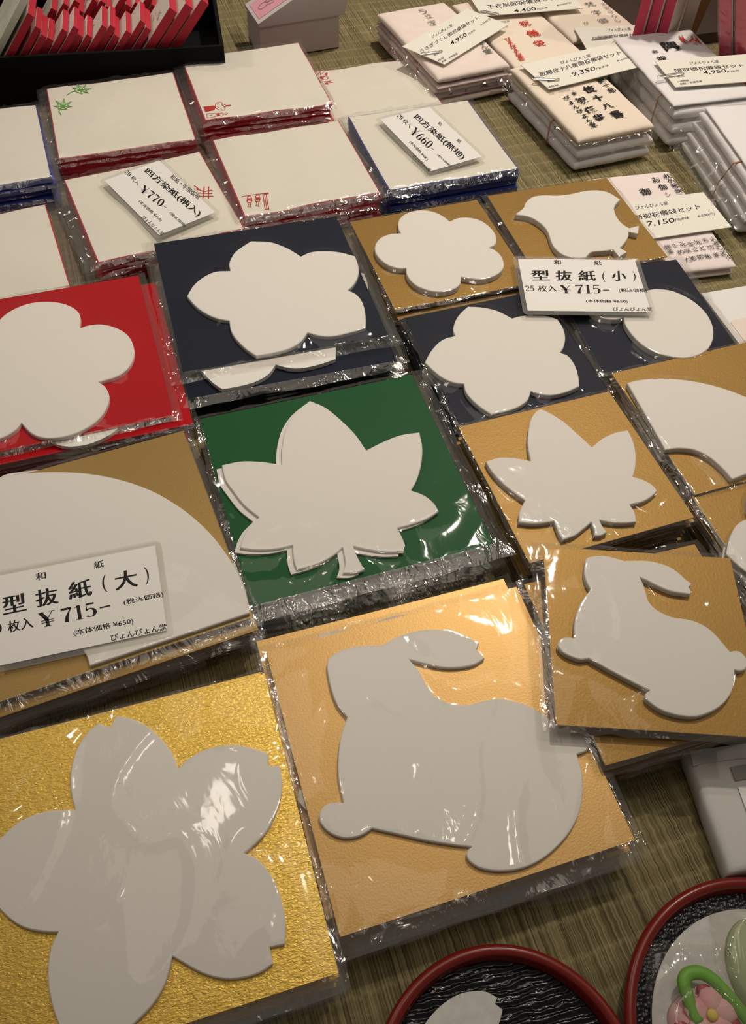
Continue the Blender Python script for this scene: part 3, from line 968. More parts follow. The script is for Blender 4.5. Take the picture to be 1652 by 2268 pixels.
def washi_stack(fr, ztop, emat, n, label, below, seed, over=(0.009, 0.003, 0.004, 0.002), th=0.006, border=0.0009, white=True):
    root = empty('washi_paper_packet', place(fr, ztop - th), fr.a, label, 'paper packet')
    v, f = wavy_slab(fr.w, fr.h, 0, th, seed)
    mesh_obj('paper_stack', v, f, emat, root)
    v, f = wavy_slab(fr.w, fr.h, None, th + 0.00025, seed, inset=border)
    root_sheet[root.name] = mesh_obj('top_sheet', v, f, M['washi'], root, smooth=True)
    film_sheet('sleeve', fr.w, fr.h, over, 0.0045, root, M['film_wrap'], seed, None, 0, th + 0.0020, n=56, amp=1.3, power=0.7)
    share('sleeve_edge', film_rim_mesh('sleeve_edge', fr.w, fr.h, tuple(1.1 * q + 0.001 for q in over), 0.0025, seed * 7 + 1, M['film_edge']), root, (0, 0, th - 0.0005))
    if n:
        t2 = (ztop - th) / n
        v, f = box_vf(fr.w, fr.h, 0, t2 - 0.0007)
        low = bpy.data.meshes.new('paper_stack')
        low.from_pydata(v, [], f)
        low.materials.append(emat)
        rims = [film_rim_mesh('sleeve', fr.w, fr.h, over, 0.002, seed * 10 + k, M['film_crumple']) for k in range(2)]
        rnd = random.Random(seed + 50)
        for k in range(n):
            r = empty('washi_paper_packet', place(fr, k * t2, rnd.uniform(-0.0025, 0.0025), rnd.uniform(-0.0025, 0.0025)), fr.a + rnd.uniform(-0.02, 0.02),
                      'sleeved washi packet in the pile beneath the ' + below, 'paper packet', 'packets stacked beneath the ' + below)
            share('paper_stack', low, r)
            share('sleeve', rims[k % 2], r, (0, 0, t2 - 0.001))
    return root, th


M['film_wrap'] = film_mat('soft_wrinkled_film', base=0.035, edge=0.4, rough=0.12, haze=0.02, bscale=38, bstr=0.8)

frS1 = Frame([(103.6, 194), (382, 159), (430.5, 310), (132.6, 350)], 0.030, WS, WS)
frS2 = Frame([(398.7, 124.3), (660, 93.3), (736.5, 231), (456.9, 270)], 0.034, WS, WS)
frS3 = Frame([(468.4, 307.5), (749, 266), (843, 427.6), (543, 480)], 0.030, WS - 0.002, WS - 0.002)
frS4 = Frame([(138, 394), (437, 336), (547, 509), (223, 584)], 0.026, WS, WS)
frS5 = Frame([(771.6, 257), (1033.7, 220), (1145.7, 377), (868, 424)], 0.030, WS, WS)
frS6 = Frame([None, (79.5, 229.8), (114.4, 394), None], 0.030, WS, WS)
frS7 = Frame([None, (101, 453), (156, 634), None], 0.018, WS, WS)
frS7.c = P(101, 453, 0.018)[:2] - WS / 2 * frS7.X - WS / 2 * frS7.Y
frS8 = Frame([None, (910, 130), (980, 222.5), None], 0.014, WS, WS)
frS8.a = frS2.a; frS8.X, frS8.Y = frS2.X, frS2.Y
frS8.c = P(910, 130, 0.014)[:2] - WS / 2 * frS8.X - WS / 2 * frS8.Y

rS1, t1 = washi_stack(frS1, 0.030, M['red_edge'], 3, 'red edged washi packet printed with two green maple leaves', 'maple leaf printed packet', 31, th=0.0065)
rS2, t2_ = washi_stack(frS2, 0.034, M['red_edge'], 5, 'red edged washi packet printed with a pair of red dolls', 'red doll printed packet', 32, th=0.006)
rS3, t3 = washi_stack(frS3, 0.030, M['red_edge'], 5, 'red edged washi packet printed with red carp streamers', 'carp streamer printed packet', 33, th=0.005, over=(0.008, 0.003, 0.004, 0.002))
rS4, t4 = washi_stack(frS4, 0.026, M['red_edge'], 4, 'red edged washi packet under the 770 yen price card', 'red edged packet carrying a price card', 34, th=0.005, over=(0.012, 0.003, 0.004, 0.003))
rS5, t5 = washi_stack(frS5, 0.030, M['blue_edge'], 4, 'blue edged washi packet under the 660 yen price card', 'blue edged packet carrying a price card', 35, th=0.005, over=(0.008, 0.004, 0.004, 0.003))
rS6, t6 = washi_stack(frS6, 0.030, M['blue_edge'], 4, 'blue edged washi packet cut off by the left picture edge', 'blue edged packet at the left edge', 36, th=0.006, over=(0.003, 0.006, 0.004, 0.002))
rS7, t7 = washi_stack(frS7, 0.018, M['red_edge'], 2, 'red edged blank washi packet at the left edge above the red board', 'blank packet at the left edge', 37, th=0.006, over=(0.003, 0.010, 0.003, 0.002))
rS8, t8 = washi_stack(frS8, 0.014, M['red_edge'], 1, 'thin red edged washi packet with a red flower print behind the doll packet', 'packet with the red flower print', 38, th=0.005, over=(0.003, 0.003, 0.004, 0.002))


def slab_z(x, y, w, h, z1, seed, amp=0.0021, sag=0.0012):
    e = max(abs(x) / (w / 2), abs(y) / (h / 2))
    return z1 + amp * noise.noise(Vector((x * 22, y * 22, seed))) - sag * e ** 4 + sag * 0.4


def motif(name, root, fr, z, th, lines, w, m, fills=(), seed=0):
    """lines and filled shapes given in photo pixels, printed on the top sheet"""
    L = [[tuple(fr.loc(p[0], p[1], z)) + tuple(p[2:]) for p in ln] for ln in lines]
    v, f = ribbon_vf(L, w, th + 0.0013)
    for poly in fills:
        b0 = len(v)
        q = [fr.loc(p[0], p[1], z) for p in poly]
        v += [(p[0], p[1], th + 0.0013) for p in q]
        f.append(tuple(range(b0, b0 + len(q))))
    v = [(p[0], p[1], slab_z(p[0], p[1], fr.w, fr.h, th, seed) + 0.0006) for p in v]
    return mesh_obj(name, v, f, m, root_sheet[root.name])


def leafm(cx, cy, r, rot, stem):
    """small seven-lobed leaf line drawing in pixels (image perspective flattens it)"""
    lines, tips, val = [], [], []
    for k in range(7):
        a = rot + (k - 3) * 0.80
        rr = r * (1.0 if abs(k - 3) < 2 else 0.85 if abs(k - 3) == 2 else 0.55)
        tips.append((cx + rr * math.sin(a), cy - 0.62 * rr * math.cos(a)))
        a2 = a + 0.40
        val.append((cx + 0.42 * r * math.sin(a2), cy - 0.26 * r * math.cos(a2)))
    ol = []
    for t, q in zip(tips, val):
        ol += [t, q]
    lines.append(ol + [ol[0]])
    for t in tips:
        lines.append([(cx, cy, 1.6), t + (0.5,)])
    lines.append([(cx, cy), stem[0], stem[1]])
    return lines


z5 = lambda x, y: (60 + x * .24213, 130 + y * .24213)
motif('leaf_print', rS1, frS1, 0.0305, t1, leafm(*z5(487, 285), 26, 0.5, [z5(410, 305), z5(362, 335)]), 0.0009, M['inkgreen'], seed=31)
motif('leaf_print', rS1, frS1, 0.0305, t1, leafm(*z5(325, 425), 25, 0.1, [z5(285, 470), z5(310, 503)]), 0.0009, M['inkgreen'], seed=31)
z6 = lambda x, y: (360 + x * .24213, 80 + y * .24213)
mp6 = lambda L: [[z6(*p) for p in l] for l in L]
motif('doll_print', rS2, frS2, 0.0345, t2_, mp6([[(480, 640), (490, 612), (520, 600), (545, 605), (545, 630), (575, 655), (565, 680), (520, 680), (490, 660), (480, 640)],
      [(505, 615), (520, 612)], [(500, 650), (515, 655)], [(530, 670), (545, 668)], [(545, 632), (575, 625), (585, 640), (560, 650)],
      [(405, 710), (490, 712), (490, 740), (408, 752), (405, 710)], [(430, 730), (455, 725)], [(525, 712), (545, 705), (558, 718), (545, 735), (525, 732)],
      [(560, 715), (580, 705), (598, 708), (580, 722), (560, 715)]]), 0.0006, M['inkcrim'],
      fills=[[z6(*p) for p in q] for q in ([(372, 640), (470, 635), (488, 655), (470, 680), (392, 692)], [(575, 632), (625, 624), (622, 636), (580, 642)], [(495, 712), (522, 708), (526, 732), (500, 736)])], seed=32)
z8 = lambda x, y: (420 + x * .44794, 200 + y * .44794)
mp8 = lambda L: [[z8(*p) for p in l] for l in L]
carp = lambda x, y: [[(x - 8, y), (x + 6, y), (x + 12, y + 20), (x + 2, y + 45), (x + 8, y + 52), (x - 10, y + 50), (x - 4, y + 40), (x - 14, y + 22), (x - 8, y)],
                     [(x - 10, y + 12), (x + 9, y + 12)], [(x - 12, y + 20), (x + 11, y + 20)], [(x - 10, y + 30), (x + 8, y + 30)]]
motif('carp_streamer_print', rS3, frS3, 0.0305, t3, mp8([[(257, 527), (320, 517), (388, 508)]] + carp(297, 525) + carp(337, 520)
      + [[(362, 516), (368, 550), (372, 582)], [(370, 514), (376, 550), (382, 583)], [(378, 513), (384, 550), (392, 582)], [(366, 515), (382, 512)], [(372, 582), (392, 582)]]), 0.0007, M['inkcrim'],
      fills=[[z8(*p) for p in q] for q in ([(290, 536), (303, 536), (305, 546), (288, 546)], [(330, 531), (343, 531), (346, 541), (328, 541)], [(382, 505), (391, 505), (391, 512), (383, 512)])], seed=33)
zz8 = lambda x, y: (500 + x * .30266, y * .30266)
q8 = lambda L: [[zz8(*p) for p in l] for l in L]
motif('flower_print', rS8, frS8, 0.0145, t8, q8([[(670, 545), (690, 520), (700, 540), (720, 520), (742, 525), (740, 548), (700, 560)], [(715, 560), (740, 555), (750, 570), (735, 585), (712, 580), (715, 560)],
      [(690, 520), (692, 545)], [(720, 600), (770, 590)], [(665, 560), (700, 610)]]), 0.0007, M['inkcrim'],
      fills=[[zz8(*p) for p in q] for q in ([(690, 560), (715, 562), (712, 582), (692, 575)], [(745, 595), (793, 600), (760, 606)], [(722, 615), (745, 600), (752, 620), (735, 620)], [(715, 540), (740, 528), (740, 545)])], seed=38)
motif('red_print', rS4, frS4, 0.0265, t4, [[(433, 418), (452, 424), (470, 420)], [(437, 428), (470, 428)], [(440, 436), (472, 434)], [(452, 412), (450, 440)], [(462, 412), (462, 440)], [(430, 410), (442, 420)]], 0.0010, M['inkcrim'], seed=34)


# ------------------------------------------------------------------ laminated price cards
def rounded(w, h, r, n=5):
    out = []
    for (sx, sy, a0) in ((1, 1, 0), (-1, 1, 90), (-1, -1, 180), (1, -1, 270)):
        for k in range(n + 1):
            a = math.radians(a0 + 90 * k / n)
            out.append((sx * (w / 2 - r) + r * math.cos(a), sy * (h / 2 - r) + r * math.sin(a)))
    return out


def price_card(fr, label, items, strike=0.028, lam=True, seed=0, bold=0.0, cardmat='card', extra=None):
    z = fr.z
    root = empty('price_card', place(fr, z - 0.0008), fr.a, label, 'price card')
    if lam:
        v, f = prism_vf(rounded(fr.w + 0.008, fr.h + 0.008, 0.004), 0, 0.0006)
        mesh_obj('lamination', v, f, M['lam'], root)
    v, f = box_vf(fr.w, fr.h, 0.0001 if not lam else 0.0005, 0.0008)
    cd_ = mesh_obj('card', v, f, M[cardmat], root)
    text_block('lettering', items, M['ink'], cd_, lambda x, y: fr.loc(x, y, z), 0.00088, strike=strike, bold=bold)
    if extra:
        text_block('small_print', extra, M['ink'], cd_, lambda x, y: fr.loc(x, y, z), 0.00088, strike=strike, bold=bold)
    return root


def T(x0, y0, s, rows):
    c = lambda p: (x0 + p[0] * s, y0 + p[1] * s)
    return [(r[0], c(r[1]), c(r[2]), c(r[3])) + tuple(r[4:]) for r in rows]


zC = ZT + 0.0045
frC1 = Frame([None, (0 + 915 * .3753, 930 + 742 * .3753), (985 * .3753, 930 + 1240 * .3753), None], zC, 0.098, 0.0635)
price_card(frC1, 'laminated 715 yen price card for large paper lying on the large fan', T(0, 930, .3753, [
    ('和', (214, 950), (272, 937), (210, 908), 0.02), ('紙', (557, 880), (613, 868), (553, 838), 0.02),
    ('型', (22, 1152), (155, 1124), (12, 1047)), ('抜', (218, 1108), (345, 1082), (208, 1008)), ('紙', (412, 1063), (543, 1036), (402, 962)),
    ('(', (608, 1020), (634, 1014), (598, 918), 0.0), ('大', (685, 1008), (812, 982), (676, 902)), (')', (862, 970), (886, 964), (848, 870), 0.0),
    ('20', (-78, 1275), (14, 1256), (-84, 1216)), ('枚入', (50, 1258), (197, 1226), (43, 1190), 0.02), ('¥', (232, 1230), (332, 1208), (222, 1140), 0.05),
    ('715', (368, 1200), (576, 1156), (356, 1116), 0.045), ('-', (590, 1114), (650, 1100), (588, 1106), 0.01),
    ('(税込価格)', (732, 1097), (966, 1046), (727, 1062), 0.015), ('(本体価格 ¥650)', (437, 1280), (790, 1206), (431, 1240), 0.015), ('ぴょんぴょん堂', (656, 1306), (986, 1238), (650, 1268), 0.015)]))

zC2 = 0.0375
frC2 = Frame([(1145, 572), (1409, 575), (1446, 691), (1163, 690)], zC2, 0.1015, 0.0665)
price_card(frC2, 'laminated 715 yen price card for small paper between bird and gourd', T(1060, 370, .35835, [
    ('和', (465, 604), (508, 604), (463, 575), 0.02), ('紙', (715, 607), (760, 607), (713, 577), 0.02), ('型', (330, 700), (437, 700), (326, 638)), ('抜', (480, 701), (577, 702), (476, 640)),
    ('紙', (620, 702), (722, 703), (616, 640)), ('(', (766, 710), (784, 710), (762, 645), 0.0), ('小', (825, 703), (912, 704), (821, 642)), (')', (955, 709), (972, 709), (951, 645), 0.0),
    ('25', (288, 766), (345, 767), (286, 733), 0.015), ('枚入', (368, 769), (483, 770), (365, 730), 0.015), ('¥', (503, 781), (578, 781), (498, 727), 0.05), ('715', (600, 782), (757, 783), (595, 727), 0.05), ('-', (768, 763), (808, 763), (767, 758), 0.01),
    ('(税込価格)', (868, 775), (1040, 776), (865, 750), 0.015), ('(本体価格 ¥650)', (665, 841), (922, 844), (661, 818), 0.015), ('ぴょんぴょん堂', (832, 889), (1073, 890), (829, 865), 0.015)]))

zc3 = 0.0318
frC3 = Frame([(356, 355), (478, 470), (355, 521), (224, 400)], zc3, 0.1, 0.057)
price_card(frC3, 'laminated 770 yen price card on the red edged packet', T(60, 130, .24213, [
    ('四方染紙(柄入)', (1062, 1045), (1555, 1455), (1112, 995)), ('20', (890, 1045), (930, 1082), (920, 1015), 0.015), ('枚入', (943, 1095), (1012, 1162), (972, 1066), 0.015), ('¥770-', (1022, 1207), (1258, 1388), (1072, 1150), 0.04),
    ('和紙・手摺版画', (1305, 1090), (1560, 1290), (1332, 1055), 0.015)]) + T(0, 380, .5024, [
    ('(本体価格 ¥700)', (608, 135), (705, 223), (620, 124), 0.012), ('(税込価格)', (744, 186), (812, 247), (755, 176), 0.012), ('ぴょんぴょん堂', (625, 203), (712, 283), (638, 192), 0.012)]))

zc4 = 0.0358
frC4 = Frame([(953, 238), (1068, 346), (955, 378), (838, 264)], zc4, 0.1, 0.057)
price_card(frC4, 'laminated 660 yen price card on the blue edged packet', T(420, 200, .44794, [
    ('四方染紙(無地)', (1102, 138), (1340, 348), (1130, 116)), ('20', (1022, 128), (1043, 147), (1040, 115), 0.015), ('枚入', (1050, 153), (1085, 187), (1068, 140), 0.015), ('¥660-', (1085, 208), (1195, 305), (1118, 180), 0.04),
    ('和', (1224, 165), (1238, 178), (1236, 153), 0.015), ('紙', (1318, 250), (1334, 264), (1330, 238), 0.015), ('(本体価格 ¥600)', (1082, 258), (1170, 350), (1095, 248), 0.012),
    ('(税込価格)', (1220, 322), (1285, 382), (1230, 314), 0.012), ('ぴょんぴょん堂', (1100, 327), (1183, 404), (1112, 314), 0.012)]))


# ------------------------------------------------------------------ gift envelope bundles
def pillow(w, h, t, z0, seed, n=22, p=10, amp=0.0010):
    """soft folded envelope: rounded rim, slightly uneven faces"""
    v, f = [], []
    g = np.sin(np.linspace(-1, 1, n) * math.pi / 2)
    for side in (1, -1):
        for b in g:
            for a in g:
                e = max(0.0, 1 - abs(a) ** p) ** (1 / 3.0) * max(0.0, 1 - abs(b) ** p) ** (1 / 3.0)
                x, y = a * w / 2, b * h / 2
                wob = amp * noise.noise(Vector((x * 35, y * 35, seed + side)))
                x += 0.0008 * noise.noise(Vector((y * 60, seed, 1.5 + a)))
                y += 0.0008 * noise.noise(Vector((x * 60, seed, 4.5 + b)))
                v.append((x, y, z0 + t / 2 + side * (t / 2) * (0.12 + 0.88 * e) * (1 - 0.0) + wob * e * (0.5 if side > 0 else 0.0)))
    N2 = n * n
    for j in range(n - 1):
        for i in range(n - 1):
            q = (j * n + i, j * n + i + 1, (j + 1) * n + i + 1, (j + 1) * n + i)
            f.append(q)
            f.append(tuple(N2 + k for k in q[::-1]))
    ring = [i for i in range(n)] + [j * n + n - 1 for j in range(1, n)] + [(n - 1) * n + i for i in range(n - 2, -1, -1)] + [j * n for j in range(n - 2, 0, -1)]
    m = len(ring)
    for k in range(m):
        a, b = ring[k], ring[(k + 1) % m]
        f.append((a, N2 + a, N2 + b, b))
    return v, f


def bundle(fr, ztop, mats, label, seed, band_y=None, film_over=None, offs=None, film_drop=0.02, thick=None, bx=0.0):
    n = len(mats)
    root = empty('gift_envelope_bundle', place(fr, 0), fr.a, label, 'envelopes')
    z = ztop
    rnd = random.Random(seed)
    tot = sum(thick) if thick else n
    for k, m in enumerate(mats):
        t = ztop * ((thick[k] / tot) if thick else 1.0 / n)
        z -= t
        dx, dy = (0, 0) if k == 0 else (offs[k] if offs else (rnd.uniform(-0.003, 0.003), rnd.uniform(-0.004, 0.003)))
        v, f = pillow(fr.w, fr.h, t - 0.0002, z, seed + k)
        v = [(p[0] + dx, p[1] + dy, p[2]) for p in v]
        eo = mesh_obj('envelope', v, f, M[m], root, smooth=True)
        if k == 0: root_sheet[root.name] = eo
    if film_over:
        t0 = ztop * ((thick[0] / tot) if thick else 1.0 / n)
        film_sheet('plastic_bag', fr.w, fr.h, film_over, film_drop, root, M['film_bag'], seed + 3, None, 0, ztop - t0 - 0.001, n=48, amp=2.6, power=0.6)
    if band_y is not None:
        path = []
        hw = fr.w / 2 + 0.0012
        ztop = ztop - (ztop * ((thick[0] / tot) if thick else 1.0 / n)) - 0.0012
        for (x, zz) in ((-hw - bx, 0.001), (-hw - bx * 0.9, ztop * 0.5), (-hw - bx * 0.4, ztop - 0.001), (-hw + 0.003, ztop + 0.0012), (0, ztop + 0.0013), (hw - 0.003, ztop + 0.0012), (hw, ztop - 0.001), (hw, ztop * 0.5), (hw, 0.001), (0, 0.0008)):
            path.append((x, band_y + 0.002 * math.sin(x * 50), zz))
        v, f = tube_vf(path, 0.0008, 6, True)
        mesh_obj('rubber_band', v, f, M['band'], root, smooth=True)
    return root


def brush(name, root, fr, z, rows, m, bold=0.02, up=None):
    """rows: (char, px, py, size px along the row) written down the envelope"""
    ch = []
    for (c, x, y, s) in rows:
        o = fr.loc(x, y, z)
        s *= 0.86
        ch.append((c, o, np.array([s, 0.0]), np.array([0.0, s])))
    return vtext(name, ch, m, root_sheet[root.name], z + 0.0009, bold=bold)


def zt(x0, y0, s):
    return lambda x, y: (x0 + x * s, y0 + y * s)


zE = zt(800, 0, .30266)
frT1 = Frame([(839, 23.6), (990, 0), (1116, 134.7), (975.5, 178.6)], 0.034, 0.088, 0.160)
rT1 = bundle(frT1, 0.034, ['pink_env', 'mauve', 'pink_env', 'mauve', 'pink_env'], 'bundle of speckled pale pink gift envelopes with brush writing', 41, band_y=-0.030,
             film_over=(0.008, 0.004, 0.006, 0.003), thick=[1.3, 0.6, 1, 0.7, 1], film_drop=0.012)
brush('brush_writing', rT1, frT1, 0.034, [('う',) + zE(450, 88) + (0.014,), ('さ',) + zE(492, 122) + (0.011,), ('ぎ',) + zE(522, 170) + (0.014,)], M['inkgrey'], bold=0.0)
brush('stamp_writing', rT1, frT1, 0.034, [('ょ',) + zE(885, 318) + (0.007,), ('ん',) + zE(900, 345) + (0.009,), ('堂',) + zE(925, 378) + (0.011,)], M['inkgrey'], bold=0.03)

frT2 = Frame([None, (1236, 39), (1296, 118), None], 0.030, 0.09, 0.16)
frT2.a = frT1.a - 0.02; frT2.X = np.array([math.cos(frT2.a), math.sin(frT2.a)]); frT2.Y = np.array([-math.sin(frT2.a), math.cos(frT2.a)])
frT2.c = P(1142, 147, 0.030)[:2] + 0.045 * frT2.X + 0.08 * frT2.Y
rT2 = bundle(frT2, 0.030, ['cream_env', 'white_env', 'cream_env', 'mauve'], 'bundle of cream gift envelopes with red brush writing', 42)
brush('red_writing', rT2, frT2, 0.030, [('祝',) + zE(1195, 176) + (0.015,), ('儀',) + zE(1253, 248) + (0.0175,), ('袋',) + zE(1300, 320) + (0.0155,)], M['inkred'], bold=0.012)
col = list('ぴょんぴょん堂製')
brush('red_writing', rT2, frT2, 0.030, [(c,) + zE(1073 + (1172 - 1073) * i / 7, 290 + (435 - 290) * i / 7) + (0.0085,) for i, c in enumerate(col)], M['inkred'], bold=0.02)

z3 = zt(1252, 0, .24213)
frT3 = Frame([None, None, (1420, 66), (1286, 92)], 0.030, 0.088, 0.16)
frT3.a = frT2.a; frT3.X, frT3.Y = frT2.X, frT2.Y
frT3.c = P(1414, 60, 0.030)[:2] - 0.044 * frT3.X + 0.08 * frT3.Y
rT3 = bundle(frT3, 0.030, ['cream_env', 'cream_env', 'mauve'], 'bundle of tan cream gift envelopes at the top edge', 43)
brush('brush_writing', rT3, frT3, 0.030, [('梵',) + z3(225, 45) + (0.014,), ('字',) + z3(285, 120) + (0.014,), ('御',) + z3(342, 195) + (0.014,), ('ぴ',) + z3(190, 215) + (0.008,)]
      + [(c,) + z3(350 + 130 * i / 4, 40 + 150 * i / 4) + (0.0085,) for i, c in enumerate('え別守りし')], M['inkgrey'], bold=0.0)

z4 = zt(1100, 80, .24213)
frT4 = Frame([None, None, (1450, 271), (1282.8, 308.8)], 0.036, 0.090, 0.150)
frT4.a = math.radians(24.0); frT4.X = np.array([math.cos(frT4.a), math.sin(frT4.a)]); frT4.Y = np.array([-math.sin(frT4.a), math.cos(frT4.a)])
frT4.c = 0.5 * (P(1450, 271, 0.036)[:2] + P(1282.8, 308.8, 0.036)[:2]) + 0.075 * frT4.Y
rT4 = bundle(frT4, 0.036, ['cream_env', 'cream_env', 'white_env', 'white_env'], 'thick bundle of cream gift envelopes with bold black brush writing', 44, band_y=-0.022,
             film_over=(0.007, 0.004, 0.006, 0.002), offs=[(0, 0), (0.001, 0.004), (0.002, -0.002), (0.0, -0.004)], thick=[0.8, 0.5, 1.0, 1.2], film_drop=0.014)
brush('brush_writing', rT4, frT4, 0.036, [('伎',) + z4(845, 492) + (0.016,), ('十',) + z4(925, 570) + (0.014,), ('八',) + z4(1012, 645) + (0.0135,), ('番',) + z4(1098, 718) + (0.0165,),
      ('御',) + z4(697, 515) + (0.0145,), ('祝',) + z4(775, 596) + (0.0145,), ('儀',) + z4(852, 680) + (0.0145,), ('袋',) + z4(935, 748) + (0.0145,)], M['ink'], bold=0.03)
brush('small_writing', rT4, frT4, 0.036, [(c,) + z4(640 + 240 * i / 6, 570 + 247 * i / 6) + (0.0085,) for i, c in enumerate('ぴょんぴょん堂')]
      , M['ink'], bold=0.025)
brush('small_writing', rT4, frT4, 0.036, [('團',) + z4(960, 415) + (0.010,), ('十',) + z4(1002, 455) + (0.009,), ('郎',) + z4(1050, 500) + (0.0105,)], M['ink'], bold=0.025)

frT5 = Frame([(1358.5, 80), (1521, 64), None, (1491.7, 228.8)], 0.044, 0.097, 0.148)
frT5.c = P(1358.5, 80, 0.044)[:2] + 0.0485 * frT5.X - 0.074 * frT5.Y
rT5 = bundle(frT5, 0.044, ['white_env', 'white_env', 'white_env', 'white_env'], 'bundle of white gift envelopes with red face paint strokes', 45, band_y=-0.045,
             film_over=(0.012, 0.003, 0.004, 0.002), thick=[0.35, 1.1, 1.1, 1], offs=[(0, 0), (0.002, -0.004), (0.002, -0.008), (0.001, -0.008)], film_drop=0.030)
brush('brush_writing', rT5, frT5, 0.044, [('隈',) + z3(965, 430) + (0.023,), ('御',) + z3(810, 470) + (0.0135,), ('祝',) + z3(885, 545) + (0.0135,)], M['ink'], bold=0.02)
L5 = [[(1035, 335, .5), (1060, 370, 1.2), (1095, 400, 1), (1120, 405, .4)], [(1060, 330, .4), (1085, 375, 1.2), (1125, 395, .5)], [(1150, 335, .4), (1165, 365, 1), (1140, 380, 1), (1130, 395, .4)],
      [(1165, 365, .5), (1195, 370, 1), (1190, 385, 1), (1170, 385, .4)], [(1190, 380, .5), (1225, 395, 1), (1245, 412, .4)], [(1155, 400, .4), (1190, 405, .9), (1215, 415, .4)], [(1180, 340, .4), (1200, 360, 1), (1225, 400, .5)]]
L5 = [[tuple(frT5.loc(*z3(p[0], p[1]), 0.044)) + (p[2],) for p in l] for l in L5]
v, f = ribbon_vf(L5, 0.0019, 0.0452)
mesh_obj('face_paint_strokes', v, f, M['inkred'], root_sheet[rT5.name])

z4b = zt(1352, 200, .18519)
frT6 = Frame([(1570, 246), None, None, (1675, 395)], 0.046, 0.092, 0.15)
frT6.c = frT6.c - 0.006 * frT6.Y
rT6 = bundle(frT6, 0.046, ['white_env', 'white_env', 'white_env', 'white_env', 'white_env'], 'bundle of white gift envelopes in crumpled bag with rubber band at right edge', 46, band_y=-0.018, bx=0.0135,
             film_over=(0.030, 0.003, 0.010, 0.001), thick=[0.3, 1, 1, 1, 1], offs=[(0, 0), (-0.004, 0.001), (-0.007, 0.002), (-0.010, 0.0), (-0.012, 0.0)], film_drop=0.034)

frT7 = Frame([(1296.5, 395), (1485, 376), (1633.5, 583), None], 0.012, 0.088, 0.152)
rT7 = bundle(frT7, 0.012, ['blush_env', 'blush_env'],
             'single pale pink gift envelope with fine brush writing beneath the bird packet', 47)
rows = [('御', 405, 1210, .0165), ('お', 543, 1075, .010), ('伽', 622, 1165, .0105), ('松', 680, 1035, .0095), ('竹', 730, 1098, .0095), ('琴', 772, 1155, .0095), ('図', 818, 1215, .0085), ('し', 685, 1245, .006)]
for (c, x, y) in [('錦', 675, 1880), ('牛', 765, 1865), ('花', 860, 1845), ('金', 955, 1840), ('兜', 1040, 1820), ('舌', 1130, 1800), ('大', 1222, 1785), ('福', 1262, 1832), ('婆', 712, 1935), ('め', 838, 1940),
                  ('咲', 920, 1925), ('さ', 1010, 1905), ('と', 1095, 1895), ('切', 1190, 1885), ('ち', 1300, 1892), ('た', 925, 2035), ('節', 985, 2016), ('即', 1075, 2000), ('亀', 1160, 1990), ('雀', 1257, 1972), ('釜', 1345, 1958), ('竹', 1425, 2000), ('人', 1365, 1905)]:
    rows.append((c, x, y, .0072))
brush('brush_writing', rT7, frT7, 0.012, [(c,) + z4b(x, y) + (s,) for (c, x, y, s) in rows[:8]], M['ink'], bold=0.01)
brush('fine_writing', rT7, frT7, 0.012, [(c,) + z4b(x, y) + (s,) for (c, x, y, s) in rows[8:]], M['ink'], bold=0.0)

# --- paper price slips on the envelope bundles
zs = 0.0375
frP1 = Frame([(895, 104), (1034.6, 15.7), (1120.8, 54.5), (984.6, 145.3)], zs, 0.124, 0.058)
price_card(frP1, 'ivory 4,950 yen price slip on the speckled pink envelopes', T(800, 0, .30266, [
    ('ぴょんぴょん堂', (522, 280), (670, 192), (512, 262)), ('うさぎづくし御祝儀袋セット', (440, 392), (864, 140), (422, 362)), ('4,950', (662, 336), (780, 264), (645, 308)), ('円(本体', (787, 260), (836, 228), (779, 246)),
    ('4,500円)', (876, 194), (952, 145), (868, 178)), ('税込', (535, 414), (572, 392), (527, 400)), ('9枚組', (564, 452), (606, 427), (557, 438)), ('和紙・手摺版画', (593, 462), (707, 398), (585, 448))]), strike=0.0, bold=0.008, lam=False, cardmat='tagpaper')
frP2 = Frame([(1040, -25), (1245, -50), (1284.8, 29.4), (1075, 55)], zs - 0.002, 0.126, 0.060)
price_card(frP2, 'ivory 4,400 yen price slip at the top edge', T(800, 0, .30266, [
    ('干支凧御祝儀袋セット', (926, 70), (1475, -8), (912, 34)), ('4,400', (1123, 98), (1284, 80), (1112, 68)), ('円(本体', (1288, 78), (1366, 64), (1285, 62)), ('4,000円)', (1431, 49), (1537, 27), (1428, 36)),
    ]), strike=0.0, bold=0.008, lam=False, cardmat='tagpaper', extra=T(800, 0, .30266, [('手摺版画', (1000, 178), (1086, 162), (995, 162))]))
frP3 = Frame([(1283.5, 60.5), (1439.7, 54.5), None, None], 0.0325, 0.100, 0.055)
price_card(frP3, 'ivory price slip tucked behind the white envelopes', T(1252, 0, .24213, [
    ('ぴょんぴょん堂', (388, 287), (602, 276), (380, 262)), ('梵字御祝儀袋セット', (300, 360), (720, 325), (290, 325))]), strike=0.0, bold=0.008, lam=False, cardmat='tagpaper')
frP4 = Frame([(1165, 144), (1370, 88), (1428, 139), (1209, 207)], 0.0400, 0.130, 0.0555)
